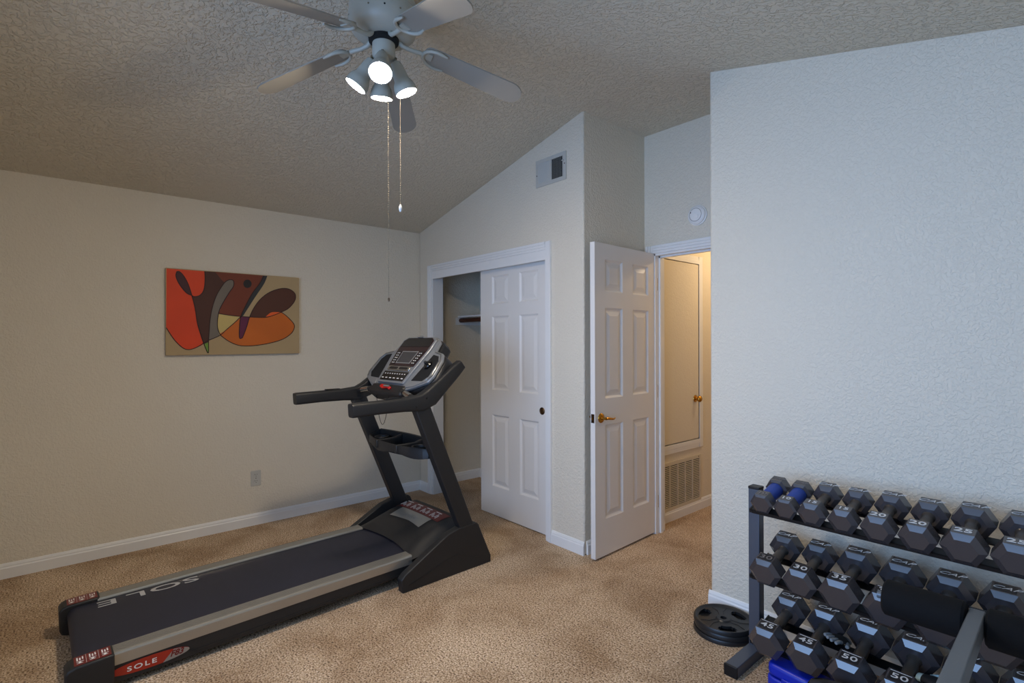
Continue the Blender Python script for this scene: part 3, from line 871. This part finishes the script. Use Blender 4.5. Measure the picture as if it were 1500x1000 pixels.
# feet, uprights, handlebars
for s in (-1, 1):
    f = [(1.415, 0), (1.405, .075), (1.43, .098), (1.72, .252), (1.80, .272), (1.935, .276), (1.952, .262), (2.052, .040), (2.05, 0)]
    ft = MB().prism(f, 'x', s * .376, s * .426).build('base_foot', 'tread_black', T, bevel=.006, seg=3)
    MB().prism([(1.45, .035), (1.70, .105), (1.80, .12), (1.86, .095), (1.95, .06), (1.95, .052), (1.86, .085), (1.80, .11), (1.70, .095)], 'x', s * .425, s * .4285).build('foot_moulding', 'tread_black', ft)
    u = [(1.822, .24), (1.927, .24), (1.600, 1.03), (1.494, 1.03)]
    MB().prism(u, 'x', s * .368, s * .424).build('upright', 'tread_black', T, bevel=.006, seg=3)
    # handlebar: thick grip running back from the console arm, elbow, arm up the console's side
    path = [(1.135, 1.040, .030, .036), (1.150, 1.041, .034, .037), (1.30, 1.045, .034, .036), (1.45, 1.047, .034, .039), (1.555, 1.048, .034, .048), (1.622, 1.076, .033, .052), (1.71, 1.148, .031, .044), (1.80, 1.222, .029, .038), (1.850, 1.262, .026, .030)]
    rings = []
    for i, (y, z, hx, hz) in enumerate(path):
        a, b = path[max(i - 1, 0)], path[min(i + 1, len(path) - 1)]
        d = Vector((0, b[0] - a[0], b[1] - a[1])).normalized()
        nrm = Vector((0, -d.z, d.y))
        rings.append([tuple(Vector((s * .398, y - .012, z)) + Vector((px, 0, 0)) + nrm * pz) for px, pz in rrect(2 * hx, 2 * hz, min(hx, hz) * .45, 3)])
    hb = MB().loops(rings).build('handlebar', 'tread_black', T, angle=45)
    MB().prism([(a * 1, b) for a, b in rrect(.10, .012, .005, 3)], 'x', -.012, .012, M=Matrix.Translation((s * .398, 1.37, 1.084))).build('grip_key', 'black_gloss', hb, bevel=.002)
    for yy, zz in ((1.50, 1.03), (1.60, 1.03), (1.57, 1.075)):
        MB().lathe([(0, .002), (.005, .001), (.006, 0)], 8, M=Matrix.Translation((s * .4315, yy, zz)) @ Matrix.Rotation(R(90 * s), 4, 'Y')).build('bolt', 'black_gloss', hb)
# accessory tray between the uprights
tr = bpy.data.objects.new('accessory_tray', None)
tr.empty_display_size = .05
COL.objects.link(tr)
tr.parent = T
tr.location = (0, 1.662, .745)
n = 24
front = [(-.366 + .732 * k / n, -.040 - .080 * math.sin(PI * k / n) ** .7) for k in range(n + 1)]
back = [(.366 - .732 * k / n, .045 + .045 * math.sin(PI * k / n)) for k in range(n + 1)]
rim = front + back
MB().prism(rim, 'z', -.034, -.026).build('tray_floor', 'dark_void', tr)  # near-black floor; the dark of the tray's inside is put into its colour
m = MB()
for i in range(len(rim)):
    pts = []
    for q in (rim[i], rim[(i + 1) % len(rim)]):
        zt_ = .022 + (.026 if q[1] > 0 else 0)
        wob = .010 * math.sin(q[0] * 17) if q[1] < 0 else 0
        qi = (q[0] * .965, q[1] * .86 - .004)
        pts.append([(q[0], q[1], -.036 + wob), (q[0] * 1.0, q[1] * 1.02, zt_ - .004), (q[0] * .99, q[1] * .97, zt_), (qi[0], qi[1], zt_ - .003), (qi[0], qi[1], -.028)])
    A, B = pts
    m.add(A + B, [(j, 5 + j, 6 + j, j + 1) for j in range(4)])
m.build('tray_rim', 'tread_black', tr, angle=60)
for x in (-.125, .125):
    MB().prism([(-.122, -.03), (.075, -.03), (.075, .040), (.02, .022), (-.05, .020), (-.122, .022)], 'x', x - .013, x + .013).build('divider', 'tread_black', tr, bevel=.005)
for x in (-.235, .235):
    MB().lathe([(.050, .016), (.047, .020), (.043, .016), (.041, -.024)], 24, M=Matrix.Translation((x, -.018, 0))).build('cup_rim', 'tread_black', tr, fix=False)
# console: built on its own sloped plane (x across, y up the slope, z off the face)
co = bpy.data.objects.new('console', None)
co.empty_display_size = .05
COL.objects.link(co)
co.parent = T
co.location = (0, 1.560, 1.098)
co.scale = (1.36, 1.04, 1.1)
co.rotation_euler = (R(50), 0, 0)
outl = [(-.150, .0), (.150, .0), (.205, .030), (.285, .075), (.298, .12), (.285, .235), (.255, .285), (.185, .305), (.172, .375), (.130, .412), (-.130, .412), (-.172, .375), (-.185, .305), (-.255, .285), (-.285, .235), (-.298, .12), (-.285, .075), (-.205, .030)]
MB().prism(outl, 'z', -.095, -.012).build('back_shell', 'tread_black', co, bevel=.02, seg=4)
MB().prism([(x * .985, .2 + (y - .2) * .985) for x, y in outl], 'z', -.014, .006).build('face_frame', 'console_silver', co, bevel=.006, seg=3)
ctr = [(-.118, .040), (.118, .040), (.128, .140), (.150, .300), (.148, .375), (.118, .402), (-.118, .402), (-.148, .375), (-.150, .300), (-.128, .140)]
MB().prism(ctr, 'z', .0, .020).build('centre_pod', 'console_silver', co, bevel=.005, seg=3)
MB().prism([(-.112, .165), (.112, .165), (.134, .300), (.132, .370), (.106, .392), (-.106, .392), (-.132, .370), (-.134, .300)], 'z', .019, .0225).build('display_bezel', 'maroon_panel', co, bevel=.001)
MB().prism([(-.128, .318), (.128, .318), (.126, .368), (.102, .388), (-.102, .388), (-.126, .368)], 'z', .0222, .0245).build('reading_rack', 'console_dark', co, bevel=.001)
MB().prism(rrect(.05, .012, .005), 'z', .02, .03, M=Matrix.Translation((0, .398, 0))).build('top_clip', 'silver_plastic', co)
sc_ = MB().prism([(-.064, .185), (.064, .185), (.072, .282), (-.072, .282)], 'z', .0222, .0238).build('screen_frame', 'silver_plastic', co)
MB().prism([(-.056, .192), (.056, .192), (.064, .275), (-.064, .275)], 'z', .0236, .0246).build('screen', 'screen_glass', sc_)
for s in (-1, 1):
    kp = MB().prism([(s * .072, .178), (s * .106, .178), (s * .120, .284), (s * .082, .284)], 'z', .0222, .0236).build('keypad', 'console_dark', co)
    g = MB()
    for r_ in range(5):
        for c in range(2):
            x = s * (.082 + .014 * c + .0022 * r_)
            y = .190 + .019 * r_
            g.box(x - .0035, x + .0035, y - .003, y + .003, .0236, .0244)
    g.build('key_print', 'print_white', kp)
MB().prism(rrect(.20, .034, .012), 'z', .019, .026, M=Matrix.Translation((0, .146, 0))).build('fan_vent', 'steel', co, bevel=.003)
for x in (-.045, .045):
    MB().prism(rrect(.075, .018, .008), 'z', .0255, .0268, M=Matrix.Translation((x, .146, 0))).build('vent_slot', 'console_dark', co)
lk = MB().prism([(-.104, .055), (.104, .055), (.110, .122), (-.110, .122)], 'z', .0195, .0225).build('lower_keypad', 'console_dark', co)
g = MB()
for r_, y in enumerate((.072, .104)):
    for c in range(9 if r_ else 6):
        nn = 9 if r_ else 6
        x = -.088 + .176 * c / (nn - 1)
        g.box(x - (.004 if r_ else .009), x + (.004 if r_ else .009), y - .003, y + .003, .0224, .0231)
g.build('key_print', 'print_white', lk)
MB().box(-.150, .150, -.040, .034, -.070, .018).build('front_lip', 'tread_black', co, bevel=.016, seg=3)
MB().prism([(-.05, .0), (-.02, -.012), (.02, -.004), (.05, -.014), (.052, .006), (.0, .016), (-.045, .020)], 'z', .017, .030).build('stop_key', 'key_red', co, bevel=.004)
MB().prism(rrect(.05, .010, .004), 'z', .028, .034, M=Matrix.Translation((.015, .006, 0))).build('safety_clip', 'silver_plastic', co)
for s in (-1, 1):
    wl = [(s * .150, .075), (s * .235, .080), (s * .262, .115), (s * .258, .225), (s * .235, .262), (s * .188, .272), (s * .172, .19)]
    MB().prism(wl, 'z', .004, .0085).build('cup_tray', 'dark_void', co, bevel=.002)
    MB().prism([(s * .14, .02), (s * .200, .037), (s * .270, .080), (s * .235, .074), (s * .150, .066)], 'z', .005, .011).build('tray_lip', 'console_silver', co, bevel=.002)
    MB().tube([(s * .268, .085, .009), (s * .283, .12, .010), (s * .272, .232, .010), (s * .246, .274, .009), (s * .19, .290, .008)], .0035, 8).build('chrome_strip', 'steel', co)
    hg = MB().tube([(s * .140, -.004, .002), (s * .252, -.036, .004)], .0165, 14).build('pulse_grip', 'tread_black', co)
    MB().tube([(s * .168, -.012, .0025), (s * .228, -.029, .0036)], .0172, 14).build('grip_plate', 'steel', hg)
# safety cord hanging in a loop
cordp = [(-.11, 1.545, 1.065)] + [(-.11 + .15 * (k / 12), 1.54, 1.05 - .175 * math.sin(PI * k / 12) ** .7) for k in range(13)] + [(.04, 1.545, 1.065)]
MB().tube(cordp, .0018, 6).build('safety_cord', 'black_gloss', T)
pk = thing('earbud_case', (0, 0, 0), 'small black puck-shaped case in the treadmill console tray', 'case')
pk.matrix_world = Matrix.Translation(tm.location) @ Matrix.Rotation(R(1.4), 4, 'Z') @ Matrix.Translation((.285, 1.560 + .19 * 1.04 * math.cos(R(50)) - .0095 * math.sin(R(50)), 1.098 + .19 * 1.04 * math.sin(R(50)) + .0095 * math.cos(R(50)))) @ Matrix.Rotation(R(50), 4, 'X')
MB().lathe([(0, 0), (.026, 0), (.030, .005), (.030, .012), (.024, .018), (0, .019)], 20).build('case_body', 'black_gloss', pk)
MB().lathe([(0, .018), (.010, .018), (.010, .036), (.007, .040), (0, .040)], 14).build('case_knob', 'black_plastic', pk)

# ------------------------------------------------------------------ dumbbell rack
mat('rack_grey', (84, 90, 102), .38, .4, var=.05)
mat('rack_black', (20, 20, 22), .45, .2)
RX = (-1.08, .10)                         # outer sides of the two uprights
TIERS = (.700, .420, .140)                # where the heads rest, at the middle of the depth
TILT = R(13.0)
YM = 2.31
rk = thing('dumbbell_rack', (-.49, 2.35, 0), 'grey steel three-tier dumbbell rack against the wall', 'rack')
W = rk.location
for x in RX:
    xa, xb = (x, x + .048) if x < -.5 else (x, x + .048)
    MB().box(xa, xb, 2.332, 2.380, .044, .742).build('upright', 'rack_grey', rk, bevel=.003, world=W)
    MB().box(xa - .001, xb + .001, 2.331, 2.381, .740, .752).build('end_cap', 'rack_black', rk, bevel=.003, world=W)
    MB().box(xa - .003, xb + .003, 2.120, 2.575, .0, .046).build('foot', 'rack_grey', rk, bevel=.003, world=W)
    MB().box(xa - .0045, xb + .0045, 2.112, 2.122, .0, .0475).build('end_cap', 'rack_black', rk, bevel=.002, world=W)
for z in TIERS:
    for dy in (-.058, .085):
        M = Matrix.Translation((0, YM, z)) @ Matrix.Rotation(TILT, 4, 'X')
        m = MB().box(-1.022, .10, dy - .022, dy + .022, -.006, -.001, M=M)
        m.box(-1.022, .10, dy - .022, dy - .018, -.017, -.001, M=M) if dy < 0 else m.box(-1.022, .10, dy + .018, dy + .022, -.026, -.001, M=M)
        m.build('rail', 'rack_black', rk, world=W)
    for x in (-1.031, .094):
        MB().prism([(-.078, -.017), (.11, -.030), (.11, .0), (-.078, .0)], 'x', x, x + .006, M=Matrix.Translation((0, YM, z)) @ Matrix.Rotation(TILT, 4, 'X')).build('end_bracket', 'rack_black', rk, world=W)

# ------------------------------------------------------------------ dumbbells
mat('rubber', (60, 56, 58), .24, var=.12, vscale=14, bump=.05, bscale=260, bdist=.0005, spec=.95)
mat('rubber_plate', (34, 32, 33), .5)
mat('handle_steel', (104, 98, 92), .42, .75, bump=.3, bscale=700, bdist=.0004)
mat('handle_rubber', (40, 38, 38), .5)
mat('blue_sleeve', (28, 62, 148), .55, bump=.15, bscale=300, bdist=.0006)
mat('number_paint', (206, 206, 204), .5)
mat('number_worn', (116, 110, 106), .55)
SIZE = {10: (.0462, .200, .062), 15: (.0525, .222, .072), 20: (.0562, .236, .077), 25: (.0612, .250, .082), 30: (.0645, .268, .088), 35: (.0706, .280, .093), 40: (.0698, .290, .096), 45: (.0715, .305, .102), 50: (.0738, .315, .106)}
SIZE = {k: (c, L * 1.04, hl * .87) for k, (c, L, hl) in SIZE.items()}
HEADS = {}
def head_mesh(wt):
    if wt in HEADS:
        return HEADS[wt]
    c, L, hl = SIZE[wt]
    ch = (.0100 + .0001 * wt) if wt > 10 else .006
    cr = 1.55 if wt >= 30 else 1.75
    m = MB()
    def ring(cc, y):
        return [(cc * math.cos(R(60 * k)), y, cc * math.sin(R(60 * k))) for k in range(6)]
    m.loops([ring(c - ch * cr, -hl / 2), ring(c, -hl / 2 + ch), ring(c, hl / 2 - ch), ring(c - ch * cr, hl / 2)])
    me = m.mesh('head', 'rubber', angle=10)
    HEADS[wt] = me
    return me
HAND = {}
def handle_mesh(wt):
    c, L, hl = SIZE[wt]
    if wt in HAND:
        return HAND[wt]
    a = L / 2 - hl + .004
    if wt == 10:
        pr = [(0, -a), (.029, -a), (.030, -a + .006), (.030, a - .006), (.029, a), (0, a)]
        me = MB().lathe(pr, 24, M=Matrix.Rotation(R(90), 4, 'X')).mesh('grip_sleeve', 'blue_sleeve', angle=40)
    else:
        r = .0145 + .00008 * wt
        pr = [(0, -a - .004), (r * 1.45, -a - .004), (r * 1.35, -a + .003), (r * .98, -a + .012), (r * 1.12, -a * .45), (r * 1.18, 0), (r * 1.12, a * .45), (r * .98, a - .012), (r * 1.35, a - .003), (r * 1.45, a + .004), (0, a + .004)]
        me = MB().lathe(pr, 18, M=Matrix.Rotation(R(90), 4, 'X')).mesh('handle', 'handle_steel', angle=50)
    HAND[wt] = me
    return me
def dumbbell(wt, x, tier, label, worn=False, yo=0.0, roll=0.0):
    c, L, hl = SIZE[wt]
    zc_ = TIERS[tier] + .866 * c / math.cos(TILT)
    root = thing('dumbbell', (x, YM + yo, zc_ + yo * math.tan(TILT)), label, 'dumbbell', (TILT, 0, R(roll)), 'dumbbells on the three-tier rack')
    hm = head_mesh(wt)
    fh = put('head', hm, root)
    fh.location = (0, -L / 2 + hl / 2, 0)
    bh = put('head', hm, root)
    bh.location = (0, L / 2 - hl / 2, 0)
    put('grip_sleeve' if wt == 10 else 'handle', handle_mesh(wt), root)
    zt = .866 * c
    pw, pd = c * .84, hl * .50
    if wt >= 30:
        for h in (fh, bh):
            MB().box(-pw / 2, pw / 2, -pd / 2, pd / 2, zt - .001, zt + .0006).build('number_panel', 'rubber_plate', h)
    nm = put('weight_number', text_mesh(str(wt), .046 if wt >= 30 else .043 if wt >= 20 else .034, 'number_worn' if worn else 'number_paint', .0006, bold=.0006 if wt in (20, 25) else .0002), fh)
    place(nm, Matrix.Translation((0, .0, zt + .0010)) @ Matrix.Diagonal((1.12, .74, 1, 1)))
    if wt >= 45 or wt == 35:
        MB().box(-pw / 2, pw / 2, pd / 2 - .001, pd / 2 + .0012, zt, zt + .0012).build('panel_edge', 'number_paint', fh)
    lg = put('logo_lettering', text_mesh('CAP', .034 if wt > 10 else .026, 'number_worn' if wt < 15 else 'number_paint', .0005, shear=.45, bold=-.0004), bh)
    place(lg, Matrix.Translation((0, 0, zt + .0010)) @ Matrix.Diagonal((1.15, .72, 1, 1)))
    return root
RACKED = [
 (10, -.971, 0, 'dumbbell with a blue sleeved grip at the rack end, by the upright', True, 0, 0),
 (10, -.877, 0, 'blue sleeved dumbbell second from the upright, top tier', False, 0, 0),
 (15, -.777, 0, 'smallest black hex dumbbell without sleeve, beside the blue sleeved pair', False, 0, 0),
 (15, -.670, 0, 'black hex dumbbell marked 15 next to the larger twenties', False, 0, 0),
 (20, -.558, 0, 'black hex dumbbell with bright bold 20, beside the fifteens', False, 0, 0),
 (20, -.444, 0, 'black hex dumbbell marked 20 next to the twenty-fives, top tier', False, 0, 0),
 (25, -.324, 0, 'black hex dumbbell with fully visible bold 25, top tier', False, 0, 0),
 (25, -.199, 0, 'black hex dumbbell marked 25 cut off by the picture edge', False, 0, 0),
 (30, -.946, 1, 'hex dumbbell with dull worn 30 beside the upright, middle tier', True, 0, 0),
 (30, -.814, 1, 'hex dumbbell with clear 30 second in the middle tier', False, 0, 0),
 (35, -.676, 1, 'hex dumbbell marked 35 with a dusty face, middle tier', False, 0, 0),
 (35, -.531, 1, 'hex dumbbell of the middle tier half hidden by the black foam roller', False, 0, 0),
 (40, -.388, 1, 'hex dumbbell behind the long foam roller, only its rear head showing', False, 0, 0),
 (40, -.246, 1, 'hex dumbbell behind the roller past the grey bench beam', False, 0, 0),
 (45, -.935, 2, 'hex dumbbell marked 45 beside the upright, bottom tier', False, 0, 0),
 (45, -.789, 2, 'hex dumbbell marked 45 above the blue case, bottom tier', False, 0, 0),
 (50, -.640, 2, 'hex dumbbell marked 50 above the dark bag, bottom tier', False, 0, 0),
 (50, -.490, 2, 'hex dumbbell marked 50 beside the pale gloves, bottom tier', False, 0, 0),
 (50, -.340, 2, 'bottom tier hex dumbbell behind the grey bench beam', False, 0, 0),
 (50, -.190, 2, 'bottom tier hex dumbbell at the picture corner', False, 0, 0),
]
for a in RACKED:
    dumbbell(*a)

# ------------------------------------------------------------------ weight plates on the floor
mat('plate_iron', (30, 30, 31), .42, var=.12, bump=.12, bscale=260, bdist=.0008)
def plate_mesh(rad):
    """three-grip plate: raised rim and hub, three slots through the web"""
    rs = [.0145, .024, .030, .036, .058, .066, .080, .094, .102, .112, .118, .126, .132, .135]
    rs = [r * rad / .135 for r in rs]
    n = 72
    def zt(i):
        return {0: .019, 1: .019, 2: .019, 3: .013, 10: .014, 11: .021, 12: .021, 13: .015}.get(i, .0125)
    def slot(i, k):
        a = (k + .5) / n * 360 % 120
        half = 27 if i in (6, 7) else 22
        return 5 <= i <= 8 and abs(a - 60) < half
    m = MB()
    vt, vb = [], []
    for i, r in enumerate(rs):
        for k in range(n):
            a = 2 * PI * k / n
            vt.append((r * math.cos(a), r * math.sin(a), zt(i)))
            vb.append((r * math.cos(a), r * math.sin(a), 0.002 if i in (0, 13) else 0.0))
    N = len(vt)
    f = []
    def solid(i, k):
        return 0 <= i < len(rs) - 1 and not slot(i, k % n)
    for i in range(len(rs) - 1):
        for k in range(n):
            if not solid(i, k):
                continue
            a, b, c, d = i * n + k, i * n + (k + 1) % n, (i + 1) * n + (k + 1) % n, (i + 1) * n + k
            f += [(d, c, b, a), (N + a, N + b, N + c, N + d)]
            if not solid(i - 1, k): f.append((a, b, N + b, N + a))
            if not solid(i + 1, k): f.append((c, d, N + d, N + c))
            if not solid(i, k - 1): f.append((d, a, N + a, N + d))
            if not solid(i, k + 1): f.append((b, c, N + c, N + b))
    m.add(vt + vb, f)
    return m.mesh('weight_plate', 'plate_iron', angle=35)
pm = plate_mesh(.137)
rib = MB()
for k in range(3):
    a = R(120 * k)
    for s in (-1, 1):
        rib.tube([(.034 * math.cos(a + s * .35), .034 * math.sin(a + s * .35), .013), (.075 * math.cos(a + s * .17), .075 * math.sin(a + s * .17), .0128), (.112 * math.cos(a + s * .30), .112 * math.sin(a + s * .30), .0128)], .0022, 6)
ribm = rib.mesh('web_rib', 'plate_iron')
for k, (z, dx, dy, rot, lb) in enumerate(((0.0, 0, 0, 20, 'bottom black three-grip weight plate of the floor stack'), (.0215, .004, .006, 55, 'middle black three-grip weight plate of the floor stack'), (.043, -.002, .004, 8, 'top black three-grip weight plate of the floor stack'))):
    t_ = thing('weight_plate', (-1.245 + dx, 2.425 + dy, z), lb, 'weight plate', (0, 0, R(rot)), 'weight plates stacked by the wall end')
    put('disc', pm, t_)
    put('web_rib', ribm, t_)

# ------------------------------------------------------------------ bench with foam rollers in front of the rack
mat('bench_grey', (104, 110, 116), .42, .35, var=.05)
mat('foam_black', (16, 16, 17), .85, var=.15, vscale=60, bump=.35, bscale=500, bdist=.0012, spec=.2)
bn = thing('foam_roller_bench', (-.20, .98, 0), 'grey steel bench beam with black foam leg rollers', 'exercise bench')
W = bn.location
BY, BZ = 1.855, .640
pa, pb = Vector((-.2475, BY + .015, BZ + .002)), Vector((-.200, .98, .735))
d = (pb - pa).normalized()
sx = Vector((1, 0, 0)) - d * d.x
sx.normalize()
nz_ = sx.cross(d) * -1
rings = []
for q in (pa - d * .02, pb + d * .02):
    rings.append([tuple(q + sx * a + nz_ * b) for a, b in ((-.017, -.026), (.017, -.026), (.017, .026), (-.017, .026))])
MB().loops(rings).build('beam', 'bench_grey', bn, bevel=.003, world=W)
rings = [[tuple(q + sx * a + nz_ * b) for a, b in ((-.0175, -.0265), (.0175, -.0265), (.0175, .0265), (-.0175, .0265))] for q in (pa - d * .021, pa - d * .028)]
MB().loops(rings).build('end_cap', 'rack_black', bn, world=W)
MB().tube([(-.47, BY, BZ), (-.025, BY, BZ)], .011, 12).build('axle', 'bench_grey', bn, world=W)
for a, b in ((-.452, -.268), (-.226, -.042)):
    rp = [(a, .012), (a, .044), (a + .006, .050), (b - .006, .050), (b, .044), (b, .012)]
    m = MB().lathe([(r, x) for x, r in rp], 32, M=Matrix.Translation((0, BY, BZ)) @ Matrix.Rotation(R(90), 4, 'Y'))
    tag(m.build('foam_roller', 'foam_black', bn, world=W, angle=40), 'black foam roller')
MB().box(-.225, -.175, .955, 1.005, .05, .715).build('post', 'bench_grey', bn, bevel=.003, world=W)
MB().box(-.45, .05, .955, 1.005, 0, .05).build('base', 'bench_grey', bn, bevel=.003, world=W)
MB().box(-.225, -.175, .70, 1.36, .0, .045).build('base', 'bench_grey', bn, bevel=.003, world=W)

# ------------------------------------------------------------------ small things around the rack
mat('blue_plastic', (14, 40, 170), .38, var=.08, vscale=10)
bc = thing('blue_case', (-.838, 2.262, 0), 'bright blue plastic case on the carpet under the bottom tier', 'case', (0, 0, R(-6)))
MB().prism(rrect(.185, .20, .03), 'z', 0, .044).build('case_base', 'blue_plastic', bc, bevel=.008, seg=3)
MB().prism(rrect(.180, .195, .03), 'z', .047, .097).build('case_lid', 'blue_plastic', bc, bevel=.014, seg=4)
MB().prism(rrect(.10, .012, .005), 'z', .096, .101, M=Matrix.Translation((0, .0, 0))).build('lid_rib', 'blue_plastic', bc)
MB().prism(rrect(.05, .022, .006), 'z', .030, .062, M=Matrix.Translation((0, -.094, 0))).build('latch', 'blue_plastic', bc, bevel=.003)

mat('bag_cloth', (44, 44, 48), .75, var=.15, bump=.35, bscale=600, bdist=.001)
bg = thing('gym_bag', (-.560, 2.012, 0), 'dark grey zipped bag on the floor before the bottom tier', 'bag', (0, 0, R(4)))
def bag(u, v):
    a = 2 * PI * u
    ca, sa = math.cos(a), math.sin(a)
    e = 4.0
    rr = (abs(ca) ** e + abs(sa) ** e) ** (-1 / e)
    prof = [(0, 0), (.90, .0), (1, .025), (1.02, .09), (.99, .145), (.93, .168), (.80, .176), (0, .180)]
    t = v * (len(prof) - 1)
    i = min(int(t), len(prof) - 2)
    k, z = [prof[i][j] + (prof[i + 1][j] - prof[i][j]) * (t - i) for j in (0, 1)]
    wob = 1 + .015 * math.sin(5 * a + 9 * v)
    return (.165 * rr * ca * k * wob, .085 * rr * sa * k * wob, z * 1.12 + (.004 * math.sin(7 * a) if .5 < v < 1 else 0))
MB().grid(bag, 48, 21).build('bag_body', 'bag_cloth', bg, angle=60)
rim = [(.165 * .955 * (abs(math.cos(a)) ** 4 + abs(math.sin(a)) ** 4) ** -.25 * math.cos(a), .085 * .955 * (abs(math.cos(a)) ** 4 + abs(math.sin(a)) ** 4) ** -.25 * math.sin(a), .184) for a in [2 * PI * k / 48 for k in range(49)]]
MB().tube(rim, .0035, 6).build('piping', 'black_gloss', bg)
MB().tube([(-.12, 0, .2), (-.04, .004, .2035), (.04, -.002, .2035), (.12, 0, .2)], .0035, 6).build('zipper', 'black_plastic', bg)
MB().box(-.172, -.166, -.03, .03, .06, .12).build('side_tag', 'print_white', bg)

mat('glove_pale', (178, 206, 210), .8, var=.1, vscale=30, bump=.3, bscale=400, bdist=.001)
mat('glove_grey', (120, 126, 130), .8, var=.2, vscale=30, bump=.3, bscale=400, bdist=.001)
mat('glove_black', (22, 22, 24), .8)
def glove(loc, rot, main, trim, label):
    g = thing('workout_glove', loc, label, 'glove', rot, 'workout gloves tucked between the dumbbells')
    g.scale = (.7, .7, .7)
    rings = []
    for y, hw_, hz in ((-.062, .026, .014), (-.045, .030, .016), (-.01, .038, .017), (.025, .041, .015), (.045, .038, .012)):
        rings.append([(hw_ * math.cos(2 * PI * k / 14), y, hz + hz * .95 * math.sin(2 * PI * k / 14)) for k in range(14)])
    MB().loops(rings).build('palm', trim, g, angle=60)
    for i, (x, l) in enumerate(((-.029, .036), (-.010, .046), (.010, .044), (.029, .034))):
        MB().tube([(x, .030, .014), (x * 1.08, .048, .016), (x * 1.15, .045 + l * .6, .013), (x * 1.18, .045 + l, .008)], [.0105, .0105, .0100, .0088], 10).build('finger', main, g, angle=60)
    MB().tube([(-.033, -.02, .013), (-.052, .002, .014), (-.062, .026, .011)], [.012, .0115, .0095], 10).build('thumb', main, g, angle=60)
    m = MB()
    rings = [[(hw_ * math.cos(2 * PI * k / 14), y, .014 + hz * math.sin(2 * PI * k / 14)) for k in range(14)] for y, hw_, hz in ((-.064, .030, .0165), (-.042, .0325, .0175))]
    m.loops(rings, cap0=False, cap1=False)
    m.build('wrist_strap', main, g, angle=60)
    return g
glove((-.418, 2.295, .205), (R(10), R(6), R(-100)), 'glove_pale', 'glove_black', 'pale blue and black workout glove beside a bottom tier fifty')
glove((-.714, 2.305, .222), (R(20), R(-10), R(160)), 'glove_grey', 'glove_black', 'grey and black workout glove tucked behind the second forty-five')
